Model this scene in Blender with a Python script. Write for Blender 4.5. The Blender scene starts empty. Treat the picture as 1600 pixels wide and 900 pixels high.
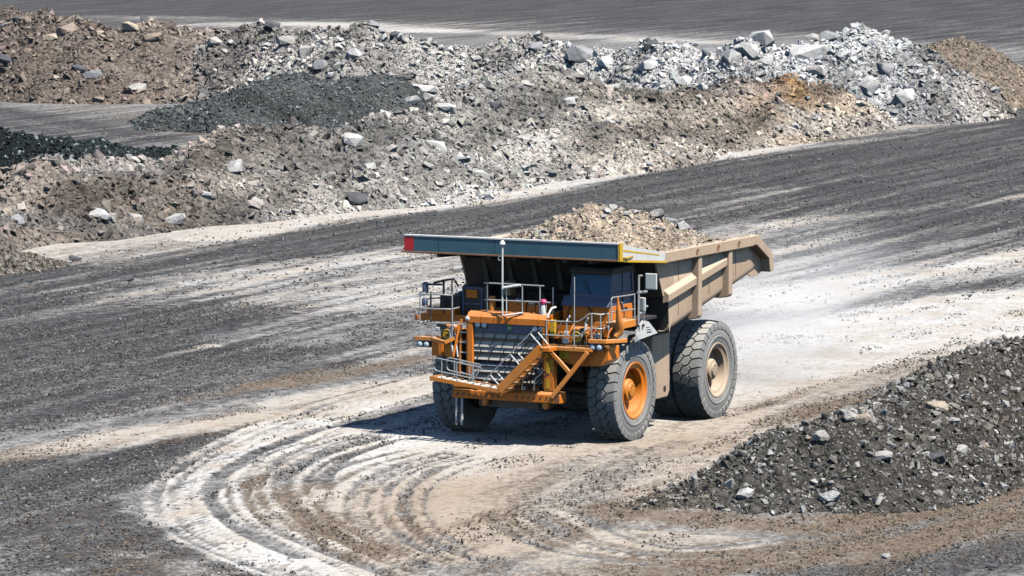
import bpy, bmesh, math, random
import numpy as np
from mathutils import Vector, Matrix, Euler

random.seed(7)
RNG = np.random.default_rng(11)
sc = bpy.context.scene
COL = sc.collection
PI = math.pi

# ------------------------------------------------------------------ camera, sky, sun, exposure
cam_d = bpy.data.cameras.new('camera')
cam_d.sensor_width = 36.0
cam_d.lens = 36.0 * 7000 / 1600
cam_d.clip_start = 1.0
cam_d.clip_end = 8000.0
cam = bpy.data.objects.new('camera', cam_d)
COL.objects.link(cam)
cam.location = (-0.97, -133.47, 17.28)
cam.rotation_euler = (PI / 2 - 0.0961, 0, 0)
sc.camera = cam
sc.render.resolution_x, sc.render.resolution_y = 1024, 576

SUN_EL = math.radians(60)
SUN_AZ = math.radians(-45.5)          # direction towards the sun, counter-clockwise from +X
world = bpy.data.worlds.new('World')
sc.world = world
world.use_nodes = True
wn = world.node_tree
sky = wn.nodes.new('ShaderNodeTexSky')
sky.sky_type = 'NISHITA'
sky.sun_disc = False
sky.sun_elevation = SUN_EL
sky.sun_rotation = PI / 2 - SUN_AZ
sky.air_density = 1.0
sky.dust_density = 0.0
sky.ozone_density = 6.0
wn.links.new(sky.outputs[0], wn.nodes['Background'].inputs[0])
wn.nodes['Background'].inputs[1].default_value = 0.095
sun_d = bpy.data.lights.new('sun', 'SUN')
sun_d.energy = 5.0
sun_d.angle = math.radians(0.5)
sun_d.color = (1.0, 0.955, 0.88)
sun = bpy.data.objects.new('sun', sun_d)
COL.objects.link(sun)
sun_dir = Vector((math.cos(SUN_EL) * math.cos(SUN_AZ), math.cos(SUN_EL) * math.sin(SUN_AZ), math.sin(SUN_EL)))
sun.rotation_euler = (-sun_dir).to_track_quat('-Z', 'Y').to_euler()
sc.view_settings.view_transform = 'Standard'
sc.view_settings.look = 'None'
sc.view_settings.exposure = 0.5
sc.cycles.diffuse_bounces = 0          # hard midday contrast
sc.cycles.max_bounces = 6
sc.cycles.volume_bounces = 2
sc.view_settings.gamma = 1.0

# ------------------------------------------------------------------ small helpers
def tag(o, label=None, cat=None, group=None, kind=None):
    if label: o['label'] = label
    if cat: o['category'] = cat
    if group: o['group'] = group
    if kind: o['kind'] = kind
    return o

def empty(name, loc=(0, 0, 0), rz=0.0, parent=None):
    o = bpy.data.objects.new(name, None)
    COL.objects.link(o)
    o.location = loc
    o.rotation_euler = (0, 0, rz)
    o.empty_display_size = 0.5
    if parent: o.parent = parent
    return o

class MB:
    """collects shapes for one mesh"""
    def __init__(s): s.v = []; s.f = []
    def add(s, vs, fs):
        b = len(s.v); s.v += [tuple(x) for x in vs]; s.f += [tuple(b + i for i in f) for f in fs]; return s
    def box(s, x0, x1, y0, y1, z0, z1):
        v = [(x, y, z) for x in (x0, x1) for y in (y0, y1) for z in (z0, z1)]
        return s.add(v, [(0, 1, 3, 2), (4, 6, 7, 5), (0, 4, 5, 1), (2, 3, 7, 6), (0, 2, 6, 4), (1, 5, 7, 3)])
    def prism(s, poly, axis, a, b):
        """poly of 2D points swept along an axis from a to b"""
        n = len(poly)
        def p(q, t):
            return {'x': (t, q[0], q[1]), 'y': (q[0], t, q[1]), 'z': (q[0], q[1], t)}[axis]
        v = [p(q, a) for q in poly] + [p(q, b) for q in poly]
        f = [tuple(range(n)), tuple(range(2 * n - 1, n - 1, -1))]
        f += [(i, i + n, (i + 1) % n + n, (i + 1) % n) for i in range(n)]
        return s.add(v, f)
    def beam(s, a, b, w, h, up=(0, 0, 1)):
        """rectangular bar from a to b"""
        a, b = Vector(a), Vector(b); d = (b - a).normalized(); up = Vector(up)
        if abs(d.dot(up)) > .99: up = Vector((1, 0, 0))
        r = d.cross(up).normalized(); u = r.cross(d)
        v = [q + r * (i * w / 2) + u * (j * h / 2) for q in (a, b) for i, j in ((-1, -1), (1, -1), (1, 1), (-1, 1))]
        return s.add(v, [(3, 2, 1, 0), (4, 5, 6, 7), (0, 1, 5, 4), (1, 2, 6, 5), (2, 3, 7, 6), (3, 0, 4, 7)])
    def tube(s, pts, r, n=8, taper=None):
        pts = [Vector(p) for p in pts]; m = len(pts); rings = []
        d0 = (pts[1] - pts[0]).normalized()
        ref = Vector((0, 0, 1)) if abs(d0.z) < .9 else Vector((1, 0, 0))
        for i, p in enumerate(pts):
            d = (pts[min(i + 1, m - 1)] - pts[max(i - 1, 0)]).normalized()
            a = d.cross(ref)
            if a.length < 1e-4: a = d.cross(Vector((0.3, 1, 0.1)))
            a.normalize(); b = a.cross(d)
            rr = r if taper is None else r * taper[i]
            rings.append([p + (a * math.cos(2 * PI * k / n) + b * math.sin(2 * PI * k / n)) * rr for k in range(n)])
        v = [q for ring in rings for q in ring]
        f = [(i * n + k, i * n + (k + 1) % n, (i + 1) * n + (k + 1) % n, (i + 1) * n + k) for i in range(m - 1) for k in range(n)]
        f += [tuple(range(n - 1, -1, -1)), tuple((m - 1) * n + k for k in range(n))]
        return s.add(v, f)
    def lathe(s, prof, n=48, axis='y', c=(0, 0, 0)):
        """prof: (radius, height along axis)"""
        m = len(prof); v = []
        for k in range(n):
            t = 2 * PI * k / n; co, si = math.cos(t), math.sin(t)
            for r, h in prof:
                q = {'y': (r * co, h, r * si), 'x': (h, r * co, r * si), 'z': (r * co, r * si, h)}[axis]
                v.append((q[0] + c[0], q[1] + c[1], q[2] + c[2]))
        f = [(k * m + i, k * m + i + 1, ((k + 1) % n) * m + i + 1, ((k + 1) % n) * m + i) for k in range(n) for i in range(m - 1)]
        return s.add(v, f)
    def build(s, name, m, parent=None, smooth=None, bevel=0, loc=None, solid=0):
        me = bpy.data.meshes.new(name)
        me.from_pydata(s.v, [], s.f)
        bm = bmesh.new(); bm.from_mesh(me); bmesh.ops.recalc_face_normals(bm, faces=bm.faces); bm.to_mesh(me); bm.free()
        me.materials.append(m)
        if smooth:
            me.polygons.foreach_set('use_smooth', [True] * len(me.polygons))
            me.set_sharp_from_angle(angle=math.radians(smooth))
        o = bpy.data.objects.new(name, me)
        COL.objects.link(o)
        if parent: o.parent = parent
        if loc: o.location = loc
        if solid:
            md = o.modifiers.new('thickness', 'SOLIDIFY'); md.thickness = solid; md.offset = 0
        if bevel:
            md = o.modifiers.new('bevel', 'BEVEL'); md.width = bevel; md.segments = 2; md.limit_method = 'ANGLE'
        return o

def copy_tree(o, parent=None):
    c = o.copy(); COL.objects.link(c)
    if parent: c.parent = parent
    for ch in list(o.children): copy_tree(ch, c)
    return c

# ------------------------------------------------------------------ numpy noise
def _hash(ix, iy, seed):
    n = (ix.astype(np.int64) * 374761393 + iy.astype(np.int64) * 668265263 + seed * 144665) & 0xffffffff
    n = ((n ^ (n >> 13)) * 1274126177) & 0xffffffff
    n = n ^ (n >> 16)
    return (n & 0xffff) / 65535.0

def vnoise(x, y, seed=0):
    ix, iy = np.floor(x), np.floor(y); fx, fy = x - ix, y - iy
    fx = fx * fx * (3 - 2 * fx); fy = fy * fy * (3 - 2 * fy)
    a, b = _hash(ix, iy, seed), _hash(ix + 1, iy, seed)
    c, d = _hash(ix, iy + 1, seed), _hash(ix + 1, iy + 1, seed)
    return (a + (b - a) * fx) * (1 - fy) + (c + (d - c) * fx) * fy

def fbm(x, y, seed=0, octv=4):
    t = np.zeros_like(x); a = .5
    for k in range(octv):
        t += a * vnoise(x * 2 ** k, y * 2 ** k, seed + k * 17); a *= .5
    return t / (1 - .5 ** octv)

def sstep(a, b, x):
    t = np.clip((x - a) / (b - a), 0, 1); return t * t * (3 - 2 * t)

# ------------------------------------------------------------------ spoil banks and heaps: ridge lines (x, y, crest height)

RIDGES = dict(
    front=dict(k=.68, r=.9, pts=[(-29.21, 52.17, 2.59), (-26.98, 63.66, 2.39), (-24.39, 70.74, 2.35), (-22.67, 71.05, 2.57), (-21.05, 75.63, 2.90), (-19.30, 79.68, 2.98), (-16.37, 81.48, 2.96),
        (-15.20, 84.83, 3.20), (-13.08, 88.97, 3.67), (-10.65, 91.67, 3.89), (-8.78, 93.84, 3.99), (-7.01, 100.80, 3.85), (-4.42, 107.56, 3.88), (-2.38, 112.91, 4.67), (0.11, 118.47, 5.50),
        (2.70, 123.10, 4.85), (4.61, 126.19, 3.69), (6.59, 130.78, 3.45), (9.02, 135.00, 3.23), (10.70, 138.39, 3.56), (14.14, 144.49, 3.61), (17.20, 148.70, 3.04), (20.29, 152.39, 1.51),
        (23.65, 158.27, 0.35)]),
    rocky=dict(k=.68, r=.6, pts=[(-21.87, 187.83, 4.00), (-19.41, 189.07, 4.87), (-16.90, 184.97, 4.85), (-11.64, 177.44, 5.05), (-8.95, 176.84, 4.63), (-5.39, 176.07, 4.09), (-2.74, 176.13, 4.13), (-0.97, 176.61, 4.47),
        (2.10, 172.93, 4.53), (3.63, 172.81, 4.45), (5.13, 171.29, 4.42), (7.02, 168.64, 4.11), (8.50, 167.62, 4.41), (11.01, 165.77, 4.62), (12.28, 165.48, 4.41), (15.15, 163.20, 5.27), (17.26, 162.91, 5.07),
        (20.25, 163.19, 5.27), (22.49, 164.76, 5.89), (24.76, 166.39, 5.06), (26.17, 167.82, 4.06), (26.97, 167.12, 2.54)]),
    brown=dict(k=.6, r=.9, pts=[(-54.32, 240.04, 3.55), (-46.25, 235.09, 3.94), (-42.53, 230.20, 4.27), (-36.91, 206.38, 4.83), (-33.51, 196.45, 5.34), (-30.52, 189.55, 5.22), (-27.31, 189.87, 5.44), (-24.61, 190.83, 4.94),
        (-22.09, 194.95, 4.27), (-20.26, 195.70, 3.58)]),
    grey=dict(k=.6, r=1.2, pts=[(-24.53, 159.74, 0.39), (-21.37, 151.82, 1.58), (-18.10, 151.68, 2.40), (-16.38, 157.83, 2.95), (-14.92, 162.11, 3.04), (-12.88, 164.03, 2.39), (-11.23, 165.54, 2.45), (-9.16, 168.10, 2.19),
        (-7.90, 169.55, 1.12), (-7.26, 169.81, 0.24)]),
    dark=dict(k=.62, r=.8, pts=[(-32.96, 82.20, 4.36), (-27.32, 81.34, 4.60), (-25.31, 79.81, 4.44), (-23.51, 80.09, 4.18), (-22.24, 82.67, 3.84), (-21.46, 84.25, 3.52), (-20.70, 86.08, 3.06),
        (-19.61, 88.06, 2.68), (-18.43, 89.15, 2.67), (-16.92, 90.16, 2.60), (-16.45, 90.81, 2.37)]),
    tan=dict(k=.62, r=.8, pts=[(26.54, 174.33, 3.42), (28.26, 180.11, 4.23), (31.00, 185.99, 4.44), (32.68, 189.01, 3.68), (34.88, 192.24, 2.38), (36.51, 194.32, 1.39), (39.60, 196.64, 0.53)]),
    near=dict(k=.62, r=.5, pts=[(2.28, -15.06, 0.07), (3.33, -14.22, 0.36), (4.20, -14.04, 0.68), (5.96, -13.33, 1.46), (6.89, -12.38, 1.83), (8.30, -12.23, 2.05), (9.81, -8.81, 2.16),
        (11.00, -5.73, 2.35), (11.69, -4.25, 2.45), (12.89, -1.68, 2.71), (13.85, 0.11, 2.63), (14.59, 1.58, 2.66), (16.79, 5.17, 2.52)]),
    toe=dict(k=.5, r=.5, pts=[(-26.37, 50.95, 1.23), (-22.49, 54.01, 0.77), (-21.60, 55.81, 0.51), (-20.69, 56.20, 0.25)]),
)

def ridge_samples(pts, step=.5):
    out = []
    for a, b in zip(pts[:-1], pts[1:]):
        a, b = np.array(a), np.array(b); n = max(1, int(np.hypot(*(b - a)[:2]) / step))
        out += [a + (b - a) * i / n for i in range(n)]
    out.append(np.array(pts[-1])); return np.array(out)

for _r in RIDGES.values(): _r['s'] = ridge_samples(_r['pts'])

def ridge_h(name, X, Y):
    rd = RIDGES[name]; S = rd['s']; k, r = rd['k'], rd['r']
    h = np.full(X.shape, -9.0)
    for x, y, z in S:
        d = np.sqrt((X - x) ** 2 + (Y - y) ** 2 + r * r) - r
        np.maximum(h, z - k * d, out=h)
    return h

def height_smooth(X, Y):
    h = np.zeros(np.shape(X))
    for nme in RIDGES: h = np.maximum(h, ridge_h(nme, X, Y))
    return h


LUMP = dict(front=1.3, rocky=1.35, brown=1.3, grey=.7, dark=.75, tan=.5, near=.42, toe=.4)
def heap_h(name, X, Y):
    h = ridge_h(name, X, Y); L = LUMP[name]; q = .6 if name == 'near' else 1.0
    n = (fbm(X / (4.5 * q), Y / (4.5 * q), 3, 3) - .5) * L * 1.5 + (fbm(X / (1.1 * q), Y / (1.1 * q), 9, 3) - .5) * L * .65
    if name in ('front', 'tan', 'rocky'):       # gullies where the spoil ran down the slope
        u = X * .92 - Y * .38
        n += (vnoise(u / .8, (X + Y) * .06, 21) - .5) * .2 + (vnoise(u / 2.6, (X + Y) * .05, 22) - .5) * .55
    return h + n * sstep(-.3, 1.0, h)

# ------------------------------------------------------------------ materials
def new_mat(name):
    m = bpy.data.materials.new(name); m.use_nodes = True
    nt = m.node_tree; b = nt.nodes['Principled BSDF']
    return m, nt, b

def N(nt, t, **kw):
    n = nt.nodes.new('ShaderNode' + t)
    for k, v in kw.items(): setattr(n, k, v)
    return n

def ramp(nt, fac, stops):
    r = N(nt, 'ValToRGB'); cr = r.color_ramp
    while len(cr.elements) < len(stops): cr.elements.new(.5)
    for e, (p, c) in zip(cr.elements, stops):
        e.position = p; e.color = (*c, 1) if len(c) == 3 else c
    nt.links.new(fac, r.inputs[0]); return r.outputs[0]

def mixc(nt, fac, a, b, mode='MIX'):
    m = N(nt, 'Mix', data_type='RGBA', blend_type=mode)
    for s, v in ((m.inputs[0], fac), (m.inputs[6], a), (m.inputs[7], b)):
        if hasattr(v, 'is_linked'): nt.links.new(v, s)
        elif isinstance(v, (int, float)): s.default_value = v
        else: s.default_value = (*v, 1)
    return m.outputs[2]

def mathn(nt, op, a, b=None, clamp=False):
    m = N(nt, 'Math', operation=op); m.use_clamp = clamp
    for s, v in zip(m.inputs, (a, b)):
        if v is None: continue
        if hasattr(v, 'is_linked'): nt.links.new(v, s)
        else: s.default_value = v
    return m.outputs[0]

def noise(nt, scale, detail=4, vec=None, rough=.55):
    n = N(nt, 'TexNoise'); n.inputs['Scale'].default_value = scale; n.inputs['Detail'].default_value = detail
    n.inputs['Roughness'].default_value = rough
    if vec is not None: nt.links.new(vec, n.inputs['Vector'])
    return n.outputs['Fac']

def bump(nt, b, h, strength=.5, dist=.02):
    n = N(nt, 'Bump'); n.inputs['Strength'].default_value = strength; n.inputs['Distance'].default_value = dist
    nt.links.new(h, n.inputs['Height']); nt.links.new(n.outputs[0], b.inputs['Normal'])

def paint(name, col, dust=.35, rough=.45, dustcol=(.42, .35, .27), metal=0, wear=(.16, .09, .05), spec=.5):
    """painted or bare steel with settled dust on its upper faces, dirt film and worn spots"""
    m, nt, b = new_mat(name)
    tc = N(nt, 'TexCoord').outputs['Object']
    n1 = noise(nt, 1.4, 6, tc); n2 = noise(nt, 9, 5, tc); n3 = noise(nt, 40, 3, tc)
    geo = N(nt, 'NewGeometry'); sep = N(nt, 'SeparateXYZ'); nt.links.new(geo.outputs['Normal'], sep.inputs[0])
    up = mathn(nt, 'MAXIMUM', sep.outputs[2], 0.0)
    d = mathn(nt, 'MULTIPLY_ADD', n1, .9); nt.nodes[-1].inputs[2].default_value = -.28
    d2 = mathn(nt, 'ADD', d, mathn(nt, 'MULTIPLY', up, .9))
    d3 = mathn(nt, 'MULTIPLY', d2, dust * 1.5, True)
    c1 = mixc(nt, mathn(nt, 'MULTIPLY', n2, .45), col, tuple(x * .6 for x in col))
    w = ramp(nt, n2, [(.0, (0, 0, 0)), (.62, (0, 0, 0)), (.69, (1, 1, 1))])
    c2 = mixc(nt, mathn(nt, 'MULTIPLY', w, .55), c1, wear)
    mpz = N(nt, 'Mapping'); nt.links.new(tc, mpz.inputs[0]); mpz.inputs['Scale'].default_value = (1.6, 1.6, .22)
    run = ramp(nt, noise(nt, 1.6, 4, mpz.outputs[0]), [(.0, (0, 0, 0)), (.5, (0, 0, 0)), (.68, (1, 1, 1))])
    c2 = mixc(nt, mathn(nt, 'MULTIPLY', run, .22), c2, tuple(x * .35 + .01 for x in col))
    c3 = mixc(nt, d3, c2, dustcol)
    nt.links.new(c3, b.inputs['Base Color'])
    nt.links.new(mathn(nt, 'MULTIPLY_ADD', d3, .6 - rough * .3), b.inputs['Roughness']); nt.nodes[-1].inputs[2].default_value = rough
    b.inputs['Metallic'].default_value = metal
    b.inputs['Specular IOR Level'].default_value = spec
    bump(nt, b, n3, .15, .01)
    return m

M = {}
M['orange'] = paint('orange_paint', (.82, .215, .006), .26, .4, (.56, .36, .2))
M['orange_dusty'] = paint('dusty_orange_paint', (.82, .26, .02), .42, .5, (.58, .4, .25))
M['yellow'] = paint('yellow_paint', (.75, .45, .02), .12, .45)
M['tan'] = paint('dusty_tan_paint', (.54, .39, .265), .5, .6, (.56, .45, .34))
M['shade_teal'] = paint('shade_blue_steel', (.045, .13, .17), .1, .5, (.2, .25, .25))  # canopy beam: blue of skylit shade put into its base colour
M['red'] = paint('red_reflector', (.62, .015, .03), .08, .35)
M['white'] = paint('white_paint', (.72, .72, .69), .25, .5, (.6, .55, .48))
M['rust'] = paint('rusty_edge', (.3, .13, .06), .3, .7)
M['black'] = paint('black_steel', (.022, .024, .028), .12, .55, (.2, .18, .16))
M['liner'] = paint('dark_grey_steel', (.03, .03, .032), .2, .7, (.1, .09, .08))
M['galv'] = paint('galvanised_tube', (.48, .5, .5), .15, .4, metal=.4)
M['grey'] = paint('grey_radiator', (.46, .44, .40), .4, .6, (.5, .45, .38))
M['brownbar'] = paint('brown_bar', (.28, .17, .08), .4, .6)
M['rubber'] = paint('dusty_rubber', (.27, .265, .255), .5, .85, (.42, .4, .36), spec=.2)
M['rubber_dusty'] = paint('very_dusty_rubber', (.26, .26, .25), .55, .9, (.44, .42, .38), spec=.2)
M['magenta'] = paint('magenta_cap', (.6, .03, .16), .1, .4)
M['navy'] = paint('navy_steel', (.07, .105, .18), .1, .45)
M['hose_black'] = paint('deep_black', (.012, .012, .014), .05, .6, (.1, .09, .08))  # near-black, for the hoses at the front
M['green'] = paint('green_enamel', (.03, .2, .05), .0, .3)
M['amber'] = paint('amber_lens', (.75, .2, .02), .05, .25)

def lens_mat():
    m, nt, b = new_mat('lamp_lens')
    b.inputs['Base Color'].default_value = (.62, .72, .76, 1); b.inputs['Roughness'].default_value = .12
    b.inputs['Specular IOR Level'].default_value = .8
    return m
M['lens'] = lens_mat()
def glass_mat():
    m, nt, b = new_mat('cab_glass')
    b.inputs['Base Color'].default_value = (.16, .3, .46, 1); b.inputs['Roughness'].default_value = .06
    b.inputs['Transmission Weight'].default_value = .55; b.inputs['IOR'].default_value = 1.2
    return m
M['glass'] = glass_mat()
def mirror_mat():
    m, nt, b = new_mat('mirror_glass')
    b.inputs['Base Color'].default_value = (.6, .72, .75, 1); b.inputs['Metallic'].default_value = .8; b.inputs['Roughness'].default_value = .18
    return m
M['mirror'] = mirror_mat()

def rock_mat(name, attr=True, col=(.4, .38, .35)):
    m, nt, b = new_mat(name)
    tc = N(nt, 'TexCoord').outputs['Object']
    n1 = noise(nt, 2.2, 6, tc, .65); n2 = noise(nt, 14, 4, tc, .6)
    if attr:
        a = N(nt, 'Attribute'); a.attribute_name = 'tone'; base = a.outputs['Color']
    else:
        base = None
    f = mathn(nt, 'MULTIPLY_ADD', n1, 1.1); nt.nodes[-1].inputs[2].default_value = .42
    f2 = mathn(nt, 'MULTIPLY', f, mathn(nt, 'ADD', mathn(nt, 'MULTIPLY', n2, .5), .75))
    cmb = N(nt, 'CombineColor')
    for i in range(3): nt.links.new(f2, cmb.inputs[i])
    c = mixc(nt, 1.0, base if attr else col, cmb.outputs[0], 'MULTIPLY')
    nt.links.new(c, b.inputs['Base Color'])
    b.inputs['Roughness'].default_value = .92; b.inputs['Specular IOR Level'].default_value = .2
    bump(nt, b, mathn(nt, 'ADD', n1, mathn(nt, 'MULTIPLY', n2, .4)), .8, .12)
    return m
M['rubble'] = rock_mat('rubble_stone')

def spoil_mat(name):
    """spoil surface: vertex tone with crumbled stones of many sizes"""
    m, nt, b = new_mat(name)
    tc = N(nt, 'TexCoord').outputs['Object']
    a = N(nt, 'Attribute'); a.attribute_name = 'tone'
    def vor(sc_, out='Color'):
        v = N(nt, 'TexVoronoi'); v.inputs['Scale'].default_value = sc_; nt.links.new(tc, v.inputs['Vector']); return v
    v1, v2 = vor(2.6), vor(7.5)
    s1 = N(nt, 'SeparateColor'); nt.links.new(v1.outputs['Color'], s1.inputs[0])
    s2 = N(nt, 'SeparateColor'); nt.links.new(v2.outputs['Color'], s2.inputs[0])
    f = mathn(nt, 'ADD', mathn(nt, 'MULTIPLY', s1.outputs[0], .5), mathn(nt, 'MULTIPLY', s2.outputs[0], .75))
    f = mathn(nt, 'ADD', f, .4)
    cmb = N(nt, 'CombineColor')
    for i in range(3): nt.links.new(f, cmb.inputs[i])
    nt.links.new(mixc(nt, 1.0, a.outputs['Color'], cmb.outputs[0], 'MULTIPLY'), b.inputs['Base Color'])
    b.inputs['Roughness'].default_value = .95; b.inputs['Specular IOR Level'].default_value = .1
    h = mathn(nt, 'ADD', mathn(nt, 'MULTIPLY', v1.outputs['Distance'], -1.0), mathn(nt, 'MULTIPLY', v2.outputs['Distance'], -.35))
    bump(nt, b, h, 1.0, .3)
    return m
M['spoil'] = spoil_mat('spoil_surface')

def ground_mat():
    m, nt, b = new_mat('haul_road_ground')
    geo = N(nt, 'NewGeometry'); pos = geo.outputs['Position']
    a = N(nt, 'Attribute'); a.attribute_name = 'cover'
    sp = N(nt, 'SeparateColor'); nt.links.new(a.outputs['Color'], sp.inputs[0])
    dust, dark, brown = sp.outputs
    mp = N(nt, 'Mapping'); nt.links.new(pos, mp.inputs[0]); mp.inputs['Rotation'].default_value = (0, 0, math.radians(-67)); 
    mp2 = N(nt, 'Mapping'); nt.links.new(mp.outputs[0], mp2.inputs[0]); mp2.inputs['Scale'].default_value = (.06, 1.0, 1.0)
    streak = noise(nt, .9, 5, mp2.outputs[0], .6)
    patch = noise(nt, .35, 5, pos, .6)
    mid = noise(nt, 1.9, 5, pos, .7)
    grit = noise(nt, 7.5, 3, pos, .7)
    v1 = N(nt, 'TexVoronoi'); v1.inputs['Scale'].default_value = 6.5; nt.links.new(pos, v1.inputs['Vector'])
    v2 = N(nt, 'TexVoronoi'); v2.inputs['Scale'].default_value = 15; nt.links.new(pos, v2.inputs['Vector'])
    s1 = N(nt, 'SeparateColor'); nt.links.new(v1.outputs['Color'], s1.inputs[0])
    s2 = N(nt, 'SeparateColor'); nt.links.new(v2.outputs['Color'], s2.inputs[0])
    # wobble of the borders between dust, gravel and soil
    wob = mathn(nt, 'ADD', mathn(nt, 'ADD', mathn(nt, 'MULTIPLY', streak, .72), mathn(nt, 'MULTIPLY', mid, .55)),
                mathn(nt, 'ADD', mathn(nt, 'MULTIPLY', grit, .53), mathn(nt, 'MULTIPLY', patch, .2)))   # mean ~1.0
    def mask(src, lo, hi, gain=1.0):
        t = mathn(nt, 'ADD', src, mathn(nt, 'MULTIPLY', mathn(nt, 'SUBTRACT', wob, 1.0), gain))
        r = N(nt, 'MapRange'); r.interpolation_type = 'SMOOTHSTEP'
        nt.links.new(t, r.inputs[0]); r.inputs[1].default_value = lo; r.inputs[2].default_value = hi
        return r.outputs[0]
    mdust, mbrown = mask(dust, .2, .88, 1.8), mask(brown, .3, .75, -1.8)
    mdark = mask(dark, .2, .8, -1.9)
    base = mixc(nt, mid, (.14, .137, .134), (.3, .29, .275))
    dv = N(nt, 'MapRange'); nt.links.new(mathn(nt, 'ADD', mathn(nt, 'MULTIPLY', streak, .55), mathn(nt, 'MULTIPLY', mid, .45)), dv.inputs[0])
    dv.inputs[1].default_value = .38; dv.inputs[2].default_value = .64
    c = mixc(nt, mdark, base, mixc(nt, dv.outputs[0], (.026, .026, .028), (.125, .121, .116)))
    c = mixc(nt, mathn(nt, 'MULTIPLY', mbrown, .85), c, (.18, .135, .095))
    warm = N(nt, 'MapRange'); nt.links.new(mathn(nt, 'ADD', mathn(nt, 'MULTIPLY', patch, .6), mathn(nt, 'MULTIPLY', streak, .4)), warm.inputs[0])
    warm.inputs[1].default_value = .42; warm.inputs[2].default_value = .62
    pale_c = mixc(nt, warm.outputs[0], (.56, .545, .515), (.43, .375, .31))
    wm = N(nt, 'MapRange'); wm.interpolation_type = 'SMOOTHSTEP'
    nt.links.new(mathn(nt, 'ADD', a.outputs['Alpha'], mathn(nt, 'MULTIPLY', mathn(nt, 'SUBTRACT', wob, 1.0), -1.2)), wm.inputs[0]); wm.inputs[1].default_value = .1; wm.inputs[2].default_value = .9
    pale_c = mixc(nt, wm.outputs[0], pale_c, (.37, .3, .23))
    c = mixc(nt, mdust, c, pale_c)
    # pebbles
    peb = mathn(nt, 'ADD', mathn(nt, 'MULTIPLY', s1.outputs[0], .55), mathn(nt, 'MULTIPLY', s2.outputs[0], .6))
    peb = mathn(nt, 'ADD', peb, .4)
    k = mathn(nt, 'SUBTRACT', 1.0, mathn(nt, 'MULTIPLY', mdust, .72))
    fac = N(nt, 'CombineColor')
    for i in range(3): nt.links.new(peb, fac.inputs[i])
    c = mixc(nt, k, c, mixc(nt, 1.0, c, fac.outputs[0], 'MULTIPLY'))
    # single pale stones in the dark gravel, dark crumbs in the pale dust
    pale = mathn(nt, 'MULTIPLY', mathn(nt, 'GREATER_THAN', s2.outputs[1], .9), mathn(nt, 'MULTIPLY', k, .35))
    c = mixc(nt, pale, c, (.3, .29, .275))
    crumb = mathn(nt, 'MULTIPLY', mathn(nt, 'GREATER_THAN', s1.outputs[2], .93), mathn(nt, 'MULTIPLY', mdust, .5))
    c = mixc(nt, crumb, c, (.22, .17, .12))
    nt.links.new(c, b.inputs['Base Color'])
    b.inputs['Roughness'].default_value = .95; b.inputs['Specular IOR Level'].default_value = .1
    h = mathn(nt, 'ADD', mathn(nt, 'MULTIPLY', s1.outputs[1], .5), mathn(nt, 'MULTIPLY', mid, .8))
    h = mathn(nt, 'ADD', h, mathn(nt, 'MULTIPLY', s2.outputs[2], .35))
    bump(nt, b, mathn(nt, 'MULTIPLY', h, mathn(nt, 'ADD', mathn(nt, 'MULTIPLY', k, .8), .2)), .9, .09)
    return m
M['ground'] = ground_mat()

# ------------------------------------------------------------------ ground: one sheet, fine where the camera looks
def axis_steps(segs):
    out = [segs[0][0]]
    for a, b, n, p in segs:
        t = np.linspace(0, 1, n + 1)[1:]
        out += list(a + (b - a) * t ** p)
    return np.array(out)
gx = axis_steps([(-2500, -46, 24, .35), (-46, -20, 90, 1), (-20, 20, 280, 1), (20, 46, 90, 1), (46, 2500, 24, 2.8)])
gy = axis_steps([(-400, -40, 24, .5), (-40, 30, 330, 1.0), (30, 110, 170, 1.0), (110, 260, 130, 1.0), (260, 520, 110, 1.0), (520, 6000, 40, 2.5)])
GX, GY = np.meshgrid(gx, gy)
gsx, gsy = GX.ravel(), GY.ravel()

def stroke(pts, w, soft=.5):
    """1 on the polyline, falling to 0 at half-width w*(1+soft) -- in metres on the ground; also the distance along it"""
    d = np.full(gsx.shape, 1e9); s_al = np.zeros(gsx.shape); L = 0
    P = np.array(pts); lo, hi = P.min(0) - 3 * w - 2, P.max(0) + 3 * w + 2
    ii = np.where((gsx > lo[0]) & (gsx < hi[0]) & (gsy > lo[1]) & (gsy < hi[1]))[0]
    x, y = gsx[ii], gsy[ii]; dd = np.full(x.shape, 1e9); ss = np.zeros(x.shape); side = np.zeros(x.shape)
    for a, b in zip(P[:-1], P[1:]):
        e = b - a; l2 = e @ e
        t = np.clip(((x - a[0]) * e[0] + (y - a[1]) * e[1]) / l2, 0, 1)
        q = np.hypot(x - a[0] - t * e[0], y - a[1] - t * e[1])
        m_ = q < dd
        sg = np.sign((x - a[0]) * e[1] - (y - a[1]) * e[0])
        dd[m_] = q[m_]; ss[m_] = (L + t * math.sqrt(l2))[m_]; side[m_] = (sg * q)[m_]
        L += math.sqrt(l2)
    return ii, 1 - sstep(w / 2 * (1 - soft), w / 2 * (1 + soft), dd), ss, side

def smooth_line(pts, n=6):
    """Catmull-Rom through the given ground points"""
    P = [np.array(p) for p in pts]; P = [2 * P[0] - P[1]] + P + [2 * P[-1] - P[-2]]; out = []
    for i in range(1, len(P) - 2):
        for t in np.linspace(0, 1, n, endpoint=False):
            a, b, c, d = P[i - 1], P[i], P[i + 1], P[i + 2]
            out.append(.5 * (2 * b + (c - a) * t + (2 * a - 5 * b + 4 * c - d) * t * t + (3 * b - a - 3 * c + d) * t ** 3))
    out.append(P[-2]); return out

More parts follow.
